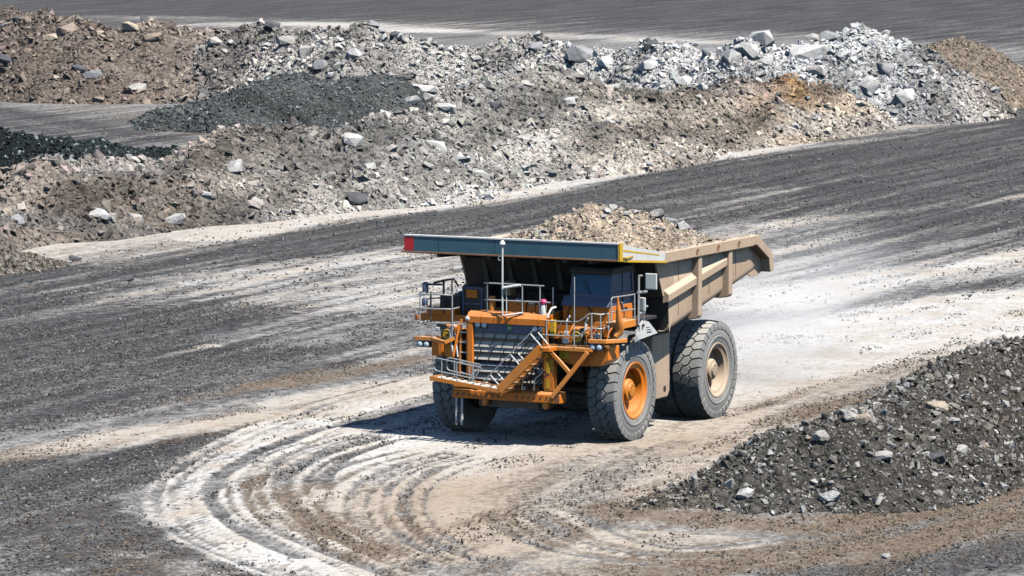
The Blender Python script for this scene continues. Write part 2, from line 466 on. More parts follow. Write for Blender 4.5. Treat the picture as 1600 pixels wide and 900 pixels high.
dust = np.full(gsx.shape, .30); dark = np.full(gsx.shape, .30); brown = np.full(gsx.shape, .12); gz = np.zeros(gsx.shape); warm = np.full(gsx.shape, .1)
POST = []
CH = dict(dust=dust, dark=dark, brown=brown, warm=warm)
def lay(ch, amt, w, pts, soft=.6, n=6, mode='add'):
    ii, f, s, side = stroke(smooth_line(pts, n), w, soft)
    if mode == 'add': CH[ch][ii] += amt * f
    else: CH[ch][ii] = CH[ch][ii] * (1 - f) + amt * f
    return ii, f, s, side
# dark far flat beyond the banks, with frame-edge vignetting painted in
lay('dark', .95, 240, [(-300, 440), (300, 440)], .45)
lay('dust', -.5, 240, [(-300, 440), (300, 440)], .45)
lay('dark', .25, 60, [(30, 420), (120, 440)], .8)
lay('dust', .55, 22, [(-45.25, 343.95), (-28.01, 340.22), (-7.57, 329.37)], .8)
lay('dust', .7, 12, [(-31.78, 325.86), (-22.11, 329.37), (-12.42, 312.35)], .8)
lay('dust', .6, 10, [(-7.33, 312.35), (5.21, 299.60), (15.75, 284.66)], .8)
lay('dust', .3, 10, [(-57.23, 359.48), (-45.62, 355.50), (-35.44, 349.66)], .8)
lay('dust', .25, 16, [(-22.24, 363.52), (5.84, 343.95), (25.76, 334.73)], .8)
lay('dark', .45, 20, [(21.98, 325.86), (37.21, 312.35), (49.08, 278.96)], .8)
lay('dark', .45, 16, [(31.01, 252.66), (37.03, 246.60), (45.35, 235.02)], .8)
# ramp on the left behind the front bank
lay('dark', .35, 24, [(-37.40, 162.77), (-29.09, 155.68), (-19.23, 138.11)], .6)
lay('dust', -.15, 24, [(-37.40, 162.77), (-29.09, 155.68), (-19.23, 138.11)], .6)
lay('dust', .4, 3, [(-26.34, 139.34), (-23.10, 128.66), (-20.73, 132.13)], .8)
lay('dark', .4, 3, [(-38.38, 178.06), (-29.09, 155.68), (-22.04, 139.34)], .9)
lay('dark', .35, 2, [(-36.55, 162.77), (-28.92, 145.65), (-23.87, 133.30)], .9)
lay('brown', .3, 6, [(-32.14, 178.06), (-26.70, 166.45), (-21.16, 148.91)], .9)
# pale apron at the foot of the front bank
lay('dust', .75, 11, [(-21.53, 60.27), (-18.25, 67.40), (-14.37, 79.13), (-7.37, 89.79), (-0.97, 102.94), (6.34, 122.00), (14.71, 140.58), (25.11, 160.61)], .5)
lay('brown', .28, 8, [(-21.53, 60.27), (-18.25, 67.40), (-14.26, 77.27)], .8)
lay('dust', .5, 3, [(-14.64, 69.44), (-10.72, 79.13), (-6.02, 86.92), (-0.97, 96.18), (6.16, 115.66), (16.13, 138.11)], .6)
# dark band of the haul road beside it
lay('dark', .62, 12, [(-22.71, 42.63), (-19.05, 51.89), (-15.78, 57.80), (-12.34, 64.75), (-8.07, 72.92), (-4.02, 79.13), (0.94, 88.14), (5.75, 101.10), (13.60, 120.92), (22.72, 142.46), (35.51, 170.23)], .7)
lay('dust', -.3, 12, [(-22.71, 42.63), (-19.05, 51.89), (-15.78, 57.80), (-12.34, 64.75), (-8.07, 72.92), (-4.02, 79.13), (0.94, 88.14), (5.75, 101.10), (13.60, 120.92), (22.72, 142.46), (35.51, 170.23)], .7)
lay('dark', .3, 3.0, [(-22.90, 48.52), (-19.15, 55.69), (-14.95, 61.53), (-10.28, 69.44), (-4.05, 81.80)], .7)
lay('dark', .3, 2.5, [(-14.69, 57.80), (-9.51, 65.08), (-5.68, 71.87)], .8)
lay('dark', .35, 3, [(-0.97, 88.14), (3.99, 97.50), (11.51, 115.66), (21.67, 139.34)], .7)
lay('dust', .35, 1.6, [(-7.95, 69.44), (-2.77, 76.53), (2.19, 86.92), (9.15, 102.02)], .7)
lay('dust', .4, 1.6, [(6.88, 115.66), (14.04, 128.66), (22.72, 142.46), (33.35, 159.18)], .8)
lay('dark', .55, 14, [(17.93, 115.66), (24.99, 133.30), (33.77, 152.26)], .8)
lay('dark', .5, 9, [(12.68, 82.96), (19.54, 97.50), (29.16, 114.12)], .8)
lay('dust', .25, 2.2, [(12.26, 97.50), (20.08, 111.60), (31.12, 130.38)], .8)
lay('dark', .5, 6, [(11.08, 61.85), (17.28, 71.87), (25.94, 84.92)], .8)
lay('dust', .3, 2.5, [(11.07, 76.53), (17.81, 84.92), (27.15, 97.50)], .8)
lay('dark', .45, 4, [(10.44, 47.14), (15.39, 56.59), (23.92, 68.42)], .8)
# dust blown on the road behind the truck
lay('dust', .3, 8, [(11.27, 97.50), (10.23, 66.73), (8.53, 40.59)], .9)
lay('dust', .55, 5, [(8.46, 39.33), (13.29, 47.14), (17.88, 54.21), (23.12, 61.85)], .7)
lay('dust', .35, 3, [(8.36, 28.79), (13.81, 38.09), (21.16, 45.79)], .7)
lay('dark', .4, 2.5, [(10.05, 33.31), (14.61, 41.60), (21.24, 50.75)], .8)
lay('dust', .85, 9, [(4.50, 12.89), (6.85, 17.52), (10.38, 24.50), (14.39, 31.02), (20.37, 39.33)], .7)
lay('dark', .3, 3.5, [(8.79, 24.50), (13.21, 31.02), (19.72, 38.09)], .9)
lay('dust', .55, 3.2, [(3.85, 6.05), (6.50, 10.77), (10.39, 18.48), (14.37, 23.47), (19.08, 28.79)], .6)
lay('brown', .5, 2.6, [(4.69, 2.08), (7.06, 6.05), (10.19, 12.89), (13.89, 18.48), (17.17, 20.44)], .7)
lay('brown', .45, 1.6, [(6.37, 4.43), (8.67, 6.05), (10.95, 9.39)], .8)
# middle of the road, left of the truck
lay('dust', .34, 16, [(-14.71, 40.59), (-10.04, 47.14), (-5.28, 54.21)], .9)
lay('dust', .3, 3, [(-14.03, 48.52), (-10.15, 54.80), (-5.97, 60.27)], .8)
lay('dust', .3, 4, [(-10.01, 32.16), (-7.33, 36.87), (-4.47, 40.59)], .8)
lay('dark', .35, 2.6, [(-19.46, 40.59), (-14.97, 47.14), (-9.45, 51.32)], .8)
lay('dark', .55, 10, [(-20.49, 24.50), (-17.04, 31.02), (-12.46, 36.87)], .9)
lay('dark', .5, 6, [(-19.07, 12.89), (-16.16, 17.52), (-12.70, 23.47)], .8)
lay('dark', .65, 7, [(-17.94, 3.64), (-14.86, 8.54), (-11.20, 14.71), (-8.00, 19.45)], .8)
lay('dark', .4, 2.5, [(-10.26, 20.44), (-7.28, 23.47), (-4.19, 26.62)], .9)
lay('dust', .6, .9, [(-16.28, 16.57), (-14.36, 19.26), (-12.43, 22.85), (-11.64, 24.50)], .7)
lay('dust', .35, 1.2, [(-11.64, 24.50), (-8.71, 29.90), (-4.80, 33.31)], .8)
lay('brown', .5, 2.2, [(-8.97, 12.89), (-6.58, 16.57), (-3.84, 20.44)], .8)
lay('brown', .35, 1.4, [(-11.55, 8.03), (-9.34, 12.00), (-6.92, 14.34)], .8)
lay('dust', .3, 3, [(-6.72, 20.44), (-5.03, 23.47), (-3.48, 25.55)], .8)
lay('dust', .75, 2.3, [(-16.37, -6.18), (-14.11, -3.11), (-12.12, 0.10), (-9.95, 2.23), (-8.13, 4.75)], .7)
lay('brown', .35, 2.8, [(-16.40, -5.91), (-13.82, -2.25), (-11.42, 1.01), (-8.60, 6.05), (-5.97, 11.47)], .7)
lay('dust', .6, 1.6, [(-8.47, 7.36), (-6.38, 11.12), (-3.53, 15.08)], .7)
lay('dark', .35, 1.3, [(-10.46, -1.67), (-8.75, 1.62), (-6.96, 5.23)], .8)
# dark gravel in the left corner, blackened further as a painted vignette
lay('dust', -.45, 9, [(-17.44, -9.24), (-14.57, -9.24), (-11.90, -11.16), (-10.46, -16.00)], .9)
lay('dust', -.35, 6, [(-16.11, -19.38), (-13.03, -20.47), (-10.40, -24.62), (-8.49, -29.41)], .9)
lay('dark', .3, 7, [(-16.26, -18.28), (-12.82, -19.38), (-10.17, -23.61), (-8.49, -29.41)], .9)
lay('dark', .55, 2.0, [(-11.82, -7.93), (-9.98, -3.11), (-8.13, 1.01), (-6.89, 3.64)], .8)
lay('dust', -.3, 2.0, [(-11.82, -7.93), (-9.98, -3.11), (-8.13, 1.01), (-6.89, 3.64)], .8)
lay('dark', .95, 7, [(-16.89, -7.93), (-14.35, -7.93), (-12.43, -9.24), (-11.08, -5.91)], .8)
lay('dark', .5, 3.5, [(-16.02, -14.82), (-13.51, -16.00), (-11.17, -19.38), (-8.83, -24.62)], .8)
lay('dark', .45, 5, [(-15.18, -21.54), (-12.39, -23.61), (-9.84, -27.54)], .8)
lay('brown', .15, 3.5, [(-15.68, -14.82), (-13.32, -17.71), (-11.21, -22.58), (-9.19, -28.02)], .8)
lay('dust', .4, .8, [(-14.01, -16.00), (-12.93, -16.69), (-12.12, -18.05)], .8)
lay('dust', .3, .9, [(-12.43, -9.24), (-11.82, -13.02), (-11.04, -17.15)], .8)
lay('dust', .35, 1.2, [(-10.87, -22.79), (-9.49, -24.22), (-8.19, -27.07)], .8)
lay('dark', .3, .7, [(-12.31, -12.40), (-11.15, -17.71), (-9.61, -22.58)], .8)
# pale turning area in front of the truck
lay('dust', .42, 17, [(2.83, -1.67), (-0.05, -5.91), (-3.41, -12.40), (-4.92, -19.38), (-4.91, -28.48)], .9)
lay('dust', .35, 7, [(3.94, 2.85), (0.93, -1.67), (-2.87, -1.67), (-5.52, -1.67)], .9)
lay('brown', .18, 14, [(2.71, -5.91), (-1.66, -13.62), (-3.75, -26.59)], .9)
W1 = [(-3.30, 13.61), (-5.09, 9.73), (-6.92, 4.43), (-8.56, -1.67), (-9.56, -7.93), (-9.75, -12.40), (-9.27, -16.92), (-8.29, -20.69), (-6.81, -24.02), (-4.95, -27.54), (-3.34, -30.76)]
lay('dust', 1.15, 2.3, W1, .5)
lay('dark', -.3, 2.6, W1, .5)
lay('brown', -.3, 2.6, W1, .5)
lay('dark', -.3, 2.6, W1, .5)
lay('dust', .55, 1.6, [(-6.39, 1.01), (-7.54, -3.11), (-8.20, -7.93), (-8.21, -12.40), (-7.58, -16.00), (-6.36, -20.25), (-4.74, -24.62), (-3.41, -28.02)], .6)
lay('dust', .5, 2.6, [(-4.00, -1.67), (-5.42, -4.80), (-6.34, -9.24), (-6.10, -14.82)], .7)
lay('dust', .5, 3.0, [(-0.41, -3.11), (-2.06, -7.26), (-3.07, -11.78), (-3.68, -16.00)], .8)
lay('dust', .55, 2.2, [(-2.55, -23.61), (-4.02, -16.00), (-3.76, -12.40), (-1.70, -7.26)], .8)
lay('brown', .5, 1.5, [(-6.61, -11.16), (-6.61, -14.82), (-5.58, -19.38), (-4.15, -23.41)], .8)
lay('brown', .5, 1.0, [(-4.14, -23.61), (-5.21, -20.47), (-6.05, -16.00)], .8)
lay('brown', .55, 1.4, [(-3.97, -17.71), (-2.79, -18.83), (-1.65, -16.00)], .9)
lay('brown', .35, 1.5, [(-0.25, -8.59), (-1.31, -14.82), (-1.13, -19.38)], .9)
lay('brown', .45, 1.2, [(-8.53, -8.59), (-7.81, -14.82), (-6.81, -17.71)], .9)
# upper road, left edge and lower corners: vignette darkening painted over dark gravel
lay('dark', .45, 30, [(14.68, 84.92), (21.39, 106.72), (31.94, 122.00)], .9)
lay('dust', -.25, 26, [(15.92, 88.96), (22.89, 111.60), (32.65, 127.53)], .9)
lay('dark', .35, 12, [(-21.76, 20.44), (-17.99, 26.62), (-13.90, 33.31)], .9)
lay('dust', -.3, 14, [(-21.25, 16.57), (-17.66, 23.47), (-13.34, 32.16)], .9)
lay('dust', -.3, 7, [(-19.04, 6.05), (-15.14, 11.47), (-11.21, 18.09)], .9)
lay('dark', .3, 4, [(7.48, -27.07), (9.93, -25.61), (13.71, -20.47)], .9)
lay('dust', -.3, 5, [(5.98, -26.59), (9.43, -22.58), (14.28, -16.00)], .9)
# compacted wheel paths along the haul road: thin pale and dark lines
for k in range(26):
    x0, y0 = -60, 452 + k * 7.5 + (k * 37 % 11)
    q = [(-23.03, 45.26), (-14.60, 56.59), (-5.65, 70.82), (5.65, 97.50), (34.19, 159.18)]
    off = 1.5 + k * 1.1 + (k * 7 % 5) * .4
    P_ = [np.array(p) for p in q]; d_ = P_[-1] - P_[0]; nrm = np.array([d_[1], -d_[0]]) / np.hypot(*d_)
    lay(('dark', 'dust')[k % 2], (.34, .2)[k % 2], .4 + (k * 13 % 7) * .22, [tuple(p + nrm * (off + .5 * math.sin(k * 2.3 + j * 1.7))) for j, p in enumerate(P_)], .95)
# wheel ruts
def rut(w, amt, dep, pts):
    ii, f, s, side = lay('dust', -amt, w, pts, .4)
    CH['dark'][ii] += amt * .55 * f
    POST.append((ii, f * min(1, amt * 1.5), .42))
    gz[ii] -= dep * f
    ii, f, s, side = stroke(smooth_line(pts), w * 2.4, .5)
    gz[ii] += dep * .5 * f
rut(.46, .7, .09, [(-4.18, 6.05), (-6.43, 2.08), (-7.95, -2.40), (-8.93, -7.26), (-9.21, -11.78), (-8.83, -15.41), (-7.87, -19.60), (-6.19, -23.82)])
rut(.46, .7, .09, [(-4.80, -0.49), (-6.29, -3.82), (-7.21, -7.93), (-7.30, -11.41), (-6.84, -15.41), (-5.73, -19.60), (-4.30, -23.41)])
rut(.32, .55, .07, [(-4.57, -1.67), (-5.60, -4.80), (-6.03, -7.93), (-6.14, -11.78)])
rut(.38, .5, .07, [(-2.97, -7.26), (-3.79, -11.16), (-3.85, -16.00), (-2.91, -21.54), (-0.97, -25.61)])
# curving tyre prints of earlier passes: rows of lug marks
def prints(w, amt, pitch, pts, ch='brown', skew=.5):
    ii, f, s, side = stroke(smooth_line(pts), w, .25)
    lug = ((s / pitch + skew * np.abs(side) / pitch) % 1.0) < .5
    CH[ch][ii] += amt * f * (lug * 1.0 - .25)
    CH['dust'][ii] -= amt * .75 * f * lug
    gz[ii] -= .06 * f * lug
    POST.append((ii, f * lug * .5, .25))
prints(.75, .6, .5, [(2.50, -3.11), (0.86, -6.59), (-0.44, -11.78), (-0.71, -15.41), (-0.15, -19.38), (1.59, -22.79), (3.70, -25.61)])
prints(.75, .5, .5, [(3.97, -1.67), (2.54, -5.22), (1.35, -9.88), (0.85, -13.02), (1.23, -16.00), (2.50, -18.83)])
prints(.6, .45, .5, [(2.65, -7.93), (1.88, -10.14), (1.46, -13.02), (1.66, -16.00)])
prints(.9, .6, .55, [(2.76, -16.00), (4.39, -17.37), (6.50, -18.50), (9.20, -16.00), (11.25, -12.40), (14.23, -7.93)], skew=-.6)
prints(.9, .5, .55, [(5.47, -16.00), (7.07, -17.37), (9.42, -13.38), (11.86, -9.88)], skew=.6)
lay('brown', .55, 1.5, [(2.23, -16.69), (4.84, -18.50), (7.30, -18.83), (10.27, -15.41), (14.43, -9.24)], .8)
lay('brown', .6, 1.7, [(1.76, -15.41), (3.37, -13.02), (4.79, -8.59)], .9)
lay('brown', .45, 2.2, [(4.22, -24.62), (6.98, -23.41), (10.17, -19.93), (14.16, -14.23)], .8)
lay('dark', .35, 1.4, [(6.60, -19.38), (9.05, -17.71), (12.23, -13.02), (14.79, -9.24)], .8)
lay('dark', .5, 1.2, [(7.75, -21.54), (10.28, -18.83), (14.24, -13.62)], .8)
lay('dark', .45, 2.0, [(6.72, -27.07), (9.72, -24.62), (13.38, -20.47)], .8)
lay('dust', .4, .6, [(2.32, -19.38), (5.52, -21.01), (8.13, -18.83), (10.61, -15.41), (13.77, -11.78)], .7)
lay('dust', .3, .7, [(0.63, -22.58), (3.75, -24.62), (7.00, -23.10), (10.28, -18.83)], .8)
lay('dust', .25, .8, [(5.82, -26.59), (8.94, -22.79), (13.10, -17.37)], .8)
lay('brown', .4, 1.2, [(-1.58, -27.07), (1.21, -25.61), (3.64, -27.07)], .9)
lay('dust', .35, 3, [(0.00, -21.54), (2.28, -21.01), (4.20, -21.54)], .9)

# many fine concentric ruts of earlier turns
def offset_line(pts, off):
    P_ = [np.array(p) for p in smooth_line(pts, 4)]; out = []
    for i, p in enumerate(P_):
        d_ = P_[min(i + 1, len(P_) - 1)] - P_[max(i - 1, 0)]; d_ = d_ / (np.hypot(*d_) + 1e-9)
        out.append(tuple(p + np.array([d_[1], -d_[0]]) * off))
    return out
W2 = [(-4.80, -0.49), (-6.29, -3.82), (-7.21, -7.93), (-7.30, -11.41), (-6.84, -15.41), (-5.73, -19.60), (-4.30, -23.41), (-2.50, -27.54)]
W3 = [(-1.71, -4.80), (-2.96, -7.53), (-3.79, -11.16), (-3.85, -16.00), (-2.91, -21.54), (-0.97, -25.61), (1.32, -28.02)]
for k, (crv, off) in enumerate([(W1, -1.6), (W1, -1.1), (W1, .5), (W1, .85), (W1, 1.4), (W2, -.7), (W2, .6), (W2, 1.0), (W2, 1.5), (W3, -.6), (W3, 0.), (W3, .5), (W3, .9), (W3, 1.5), (W3, 2.1), (W3, 2.8)]):
    ii, f, s, side = lay(('brown', 'dark')[k % 2], .2 + .1 * (k % 3), .13 + .05 * (k % 4), offset_line(crv, off), .6, 3)
    brk = .55 + .8 * sstep(.3, .7, fbm(gsx[ii] / 1.6 + k * 7.3, gsy[ii] / 3.0, 71, 3)); f = f * brk
    CH['dust'][ii] -= .34 * f; gz[ii] -= .055 * f
    POST.append((ii, f * .55, .3))
for k in range(9):     # sweeping on to the lower right
    q = [(-0.46, -16.00), (1.13, -21.54), (3.64, -23.41), (7.14, -21.11), (10.48, -16.69), (15.06, -9.88)]
    ii, f, s, side = lay(('brown', 'dark', 'dust')[k % 3], .45, .14 + .06 * (k % 4), offset_line(q, -1.6 + k * .42), .7, 3)
    gz[ii] -= .025 * f
    if k % 3 < 2: POST.append((ii, f * .6, .35))
for crv, off in ((W1, 0.1), (W2, 0.), (W3, -.2), (W3, 1.2)):
    prints(.75, .3, .42, offset_line(crv, off), 'dark', .8)
lay('dust', .35, .5, offset_line(W1, -.75), .6, 3)

# compress the sums so that no cover is ever total
dust -= .14 * np.clip(dark - .3, 0, 1)
dust[:] = np.clip(.28 + (dust - .3) * .72, -.2, 1.06); dark[:] = np.clip(.3 + (dark - .3) * .72, -.2, 1.0)

for ii, f, dk in POST:
    dust[ii] *= 1 - .95 * np.clip(f, 0, 1); dark[ii] = dark[ii] * (1 - f) + dk * f
# warm tan dust where the trucks have churned up the soil
lay('warm', .55, 9, [(1.97, -5.91), (0.43, -12.40), (0.68, -19.38), (3.15, -23.61), (7.11, -21.54)], .9)
lay('warm', .5, 5, [(4.73, -1.67), (8.23, 8.54), (12.32, 15.63), (17.07, 23.47)], .9)
lay('warm', .4, 5, [(-3.76, -12.40), (-4.29, -18.28), (-2.85, -24.62)], .9)
lay('warm', .45, 3, [(-16.37, -6.18), (-12.46, -0.49), (-8.55, 5.23), (-3.53, 14.71)], .8)
lay('warm', .3, 8, [(-21.53, 60.27), (-15.69, 71.87), (-10.27, 82.96)], .8)
lay('brown', .3, 6, [(3.39, -25.61), (6.96, -23.61), (10.55, -19.38), (14.58, -13.62)], .9)
lay('dust', -.28, 7, [(4.43, -26.59), (7.79, -23.10), (10.55, -19.38), (14.66, -13.02)], .9)
lay('dark', .25, 5, [(6.82, -25.61), (9.43, -22.58), (14.28, -16.00)], .9)

# dark churned soil round the toe of the foreground heap
lay('brown', .55, 2.2, [(1.76, -15.41), (3.75, -16.69), (5.73, -17.37), (7.79, -16.69), (10.18, -12.65), (12.88, -6.99), (16.11, -1.67)], .9)
lay('dust', -.45, 2.0, [(1.76, -15.41), (3.75, -16.69), (5.73, -17.37), (7.79, -16.69), (10.18, -12.65), (12.88, -6.99), (16.11, -1.67)], .9)
lay('dark', .45, 3.0, [(8.52, -16.00), (10.53, -12.65), (12.78, -7.93), (16.40, -2.40)], .9)
lay('dust', -.5, 4.5, [(8.25, -19.38), (10.61, -15.41), (12.78, -11.16), (16.03, -5.22)], .95)
lay('brown', .5, 1.6, [(2.52, -12.40), (4.50, -6.99), (6.71, -0.20), (8.81, 5.23)], .9)

gz += (fbm(gsx / 2.2, gsy / 2.2, 5, 3) - .5) * .05 * sstep(70, 40, np.abs(gsx)) + (fbm(gsx / .45, gsy / .45, 8, 2) - .5) * .03 * sstep(46, 40, np.abs(gsx))
gz -= np.clip(gz, 0, 1) * np.exp(-((gsx + 2) ** 2 + (gsy - 2) ** 2) / 60)
nx, ny = len(gx), len(gy)
gme = bpy.data.meshes.new('ground')
gco = np.stack([gsx, gsy, gz], -1).astype(np.float32)
idx = (np.arange(ny - 1)[:, None] * nx + np.arange(nx - 1)[None, :]).ravel()
gq = np.stack([idx, idx + 1, idx + nx + 1, idx + nx], -1).astype(np.int32)

def mesh_from_arrays(me, co, faces, color=None, cname='tone', smooth=False):
    nf, k = faces.shape
    me.vertices.add(len(co)); me.vertices.foreach_set('co', np.ascontiguousarray(co, np.float32).ravel())
    me.loops.add(nf * k); me.loops.foreach_set('vertex_index', np.ascontiguousarray(faces, np.int32).ravel())
    me.polygons.add(nf); me.polygons.foreach_set('loop_start', np.arange(0, nf * k, k, dtype=np.int32))
    if smooth: me.polygons.foreach_set('use_smooth', np.ones(nf, bool))
    else: me.polygons.foreach_set('use_smooth', np.zeros(nf, bool))
    if color is not None:
        at = me.attributes.new(cname, 'FLOAT_COLOR', 'POINT')
        c4 = np.ones((len(co), 4), np.float32); c4[:, :color.shape[1] if hasattr(color, 'shape') and color.ndim == 2 else 3] = color
        at.data.foreach_set('color', c4.ravel())
    me.update(calc_edges=True)
    return me

mesh_from_arrays(gme, gco, gq, np.clip(np.stack([dust, dark, brown, warm], -1), -.3, 1.3), 'cover', True)
gme.materials.append(M['ground'])
ground = bpy.data.objects.new('ground', gme); COL.objects.link(ground); ground['kind'] = 'structure'

# ------------------------------------------------------------------ spoil banks and heaps
def lerp_tone(X, stops):
    xs = [s[0] for s in stops]
    return np.stack([np.interp(X, xs, [s[1][i] for s in stops]) for i in range(3)], -1)

def tone(name, X, Y, h):
    n = fbm(X / 3.0, Y / 3.0, 31, 3)[:, None]
    if name == 'front':
        c = lerp_tone(X, [(-26, (.24, .2, .17)), (-17, (.29, .245, .205)), (-13, (.41, .37, .325)), (-8, (.51, .475, .43)), (-1, (.53, .495, .44)), (6, (.46, .405, .34)), (14, (.38, .32, .26)), (20, (.42, .34, .26)), (27, (.44, .41, .37))])
        o = (np.exp(-((X - 16.5) / 2.6) ** 2) * sstep(1.2, 3.2, h))[:, None] * sstep(.42, .6, n)
        c = c * (1 - .8 * o) + np.array([.42, .21, .06]) * .8 * o
        g = sstep(.5, .68, fbm(X / 6, Y / 6 + h, 77, 2))[:, None]
        u = X * .92 - Y * .38
        dn = (.5 * vnoise(u / 1.7, h * .3, 51) + .5 * fbm(X / 4, Y / 4, 52, 3))[:, None]
        return (c * (1 - .4 * g) + np.array([.27, .27, .265]) * .4 * g) * (.46 + 1.05 * sstep(.2, .8, dn))
    if name == 'rocky':
        c = lerp_tone(X, [(-20, (.34, .31, .28)), (-14, (.43, .405, .37)), (0, (.42, .395, .36)), (12, (.52, .51, .49)), (24, (.54, .535, .52)), (27, (.42, .4, .38)), (31, (.36, .32, .28))])
        return c * (.66 + .7 * sstep(.3, .65, n))
    if name == 'brown': return lerp_tone(X, [(-40, (.2, .16, .13)), (-26, (.26, .21, .175)), (-18, (.38, .335, .295))]) * (.75 + .5 * n)
    if name == 'grey': return np.array([.1, .105, .102]) * (.4 + 1.2 * n)
    if name == 'dark': return np.array([.026, .034, .034]) * (.5 + 1.0 * n)
    if name == 'tan': return np.array([.31, .25, .19]) * (.7 + .6 * n)
    if name == 'toe': return np.array([.24, .21, .175]) * (.7 + .6 * n)
    return lerp_tone(X, [(2, (.2, .165, .125)), (5, (.17, .158, .14)), (12, (.15, .135, .115)), (16, (.11, .092, .075))]) * (.7 + .6 * n)

def in_view(X, Y, m=3.0): return np.abs(X + .9) < (Y + 133.5) * .1143 * 1.04 + m

def hull(npts, block=.5, seed=None):
    rg = np.random.default_rng(seed)
    p = rg.normal(size=(npts, 3)); p /= np.linalg.norm(p, axis=1)[:, None]
    linf = np.abs(p).max(1)[:, None]
    p = p / (linf ** block) * rg.uniform(.86, 1.08, (npts, 1)) * .5
    bm = bmesh.new()
    for q in p: bm.verts.new(q)
    r = bmesh.ops.convex_hull(bm, input=bm.verts)
    bmesh.ops.delete(bm, geom=[e for e in r['geom_interior'] if isinstance(e, bmesh.types.BMVert)], context='VERTS')
    bmesh.ops.triangulate(bm, faces=bm.faces); bmesh.ops.recalc_face_normals(bm, faces=bm.faces)
    bm.verts.ensure_lookup_table(); bm.verts.index_update()
    v = np.array([q.co[:] for q in bm.verts]); f = np.array([[x.index for x in q.verts] for q in bm.faces]); bm.free()
    return v, f
STONES = [hull(8 + i % 4, .75, 100 + i) for i in range(12)]
CRUMBS = [hull(6, .6, 200 + i) for i in range(8)]

def rot_mats(n):
    q = RNG.normal(size=(n, 4)); q /= np.linalg.norm(q, axis=1)[:, None]; w, x, y, z = q.T
    return np.stack([1 - 2 * (y * y + z * z), 2 * (x * y - z * w), 2 * (x * z + y * w), 2 * (x * y + z * w), 1 - 2 * (x * x + z * z), 2 * (y * z - x * w),
                     2 * (x * z - y * w), 2 * (y * z + x * w), 1 - 2 * (x * x + y * y)], -1).reshape(n, 3, 3)

def pile_of(name, pos, size, tones, kinds, mat, parent=None):
    """loose stones joined into one uncountable mass"""
    V, F, C = [], [], []; base = 0; n = len(pos); which = RNG.integers(0, len(kinds), n)
    R = rot_mats(n); A = np.stack([np.ones(n), RNG.uniform(.6, .95, n), RNG.uniform(.4, .8, n)], -1)
    for k, (kv, kf) in enumerate(kinds):
        ii = np.where(which == k)[0]
        if not len(ii): continue
        v = kv[None] * A[ii][:, None, :] * size[ii][:, None, None]
        v = np.einsum('nij,nkj->nki', R[ii], v) + pos[ii][:, None, :]
        f = kf[None] + (base + np.arange(len(ii)) * len(kv))[:, None, None]
        V.append(v.reshape(-1, 3)); F.append(f.reshape(-1, 3)); C.append(np.repeat(tones[ii], len(kv), 0)); base += len(ii) * len(kv)
    me = bpy.data.meshes.new(name)
    mesh_from_arrays(me, np.concatenate(V), np.concatenate(F), np.concatenate(C))
    me.materials.append(mat)
    o = bpy.data.objects.new(name, me); COL.objects.link(o); o['kind'] = 'stuff'
    if parent: o.parent = parent
    return o

def power_sizes(n, lo, hi, a=2.0):
    u = RNG.uniform(size=n); return (lo ** -a - u * (lo ** -a - hi ** -a)) ** (-1 / a)

def heap_points(name, n, crest=.25, seed_bias=None):
    S = RIDGES[name]['s']; zmax = S[:, 2].max(); k = RIDGES[name]['k']; m = zmax / k + 2
    lo, hi = S[:, :2].min(0) - m, S[:, :2].max(0) + (m, 3)
    outx, outy, outh = [], [], []; got = 0
    while got < n:
        x = RNG.uniform(lo[0], hi[0], n * 3); y = RNG.uniform(lo[1], hi[1], n * 3)
        ok = in_view(x, y); x, y = x[ok], y[ok]
        h0 = ridge_h(name, x, y); ok = (h0 > .02) | ((h0 > -.5) & (RNG.uniform(size=len(x)) < .45 + .8 * h0)); x, y, h0 = x[ok], y[ok], h0[ok]
        front = ridge_h(name, x, y + .6) - h0 > -crest; x, y, h0 = x[front], y[front], h0[front]
        oth = np.zeros(x.shape)
        for o in RIDGES:
            if o != name: oth = np.maximum(oth, ridge_h(o, x, y))
        ok = h0 > oth - .1; x, y = x[ok], y[ok]
        outx.append(x); outy.append(y); got += len(x)
    x, y = np.concatenate(outx)[:n], np.concatenate(outy)[:n]
    return x, y, np.maximum(heap_h(name, x, y), 0)

HEAPS = [  # ridge, name, kind, label, grid step, stones, smallest, largest
    ('front', 'spoil_bank', 'structure', 'long grey and tan spoil bank beside the haul road', .22, 23000, .12, .75),
    ('rocky', 'spoil_bank', 'structure', 'rocky pale spoil bank behind the truck', .26, 22000, .13, .75),
    ('brown', 'spoil_bank', 'structure', 'brown spoil bank at the far left', .3, 10000, .16, .9),
    ('grey', 'gravel_heap', None, 'low dark grey gravel heap lying against the middle of the pale rocky bank', .26, 4500, .14, .4),
    ('dark', 'gravel_heap', None, 'near-black gravel heap along the crest at the left edge beside the ramp', .24, 5000, .12, .38),
    ('tan', 'spoil_heap', None, 'rounded brown spoil heap at the far right end of the white rock bank', .28, 3800, .15, .4),
    ('near', 'gravel_heap', None, 'long dark stony heap in the right foreground beside the tyre tracks', .085, 17000, .06, .38),
    ('toe', 'rubble_heap', None, 'small brown rubble heap at the left edge beside the dark road', .16, 1500, .1, .4),
]
HEAP_OBJ = {}
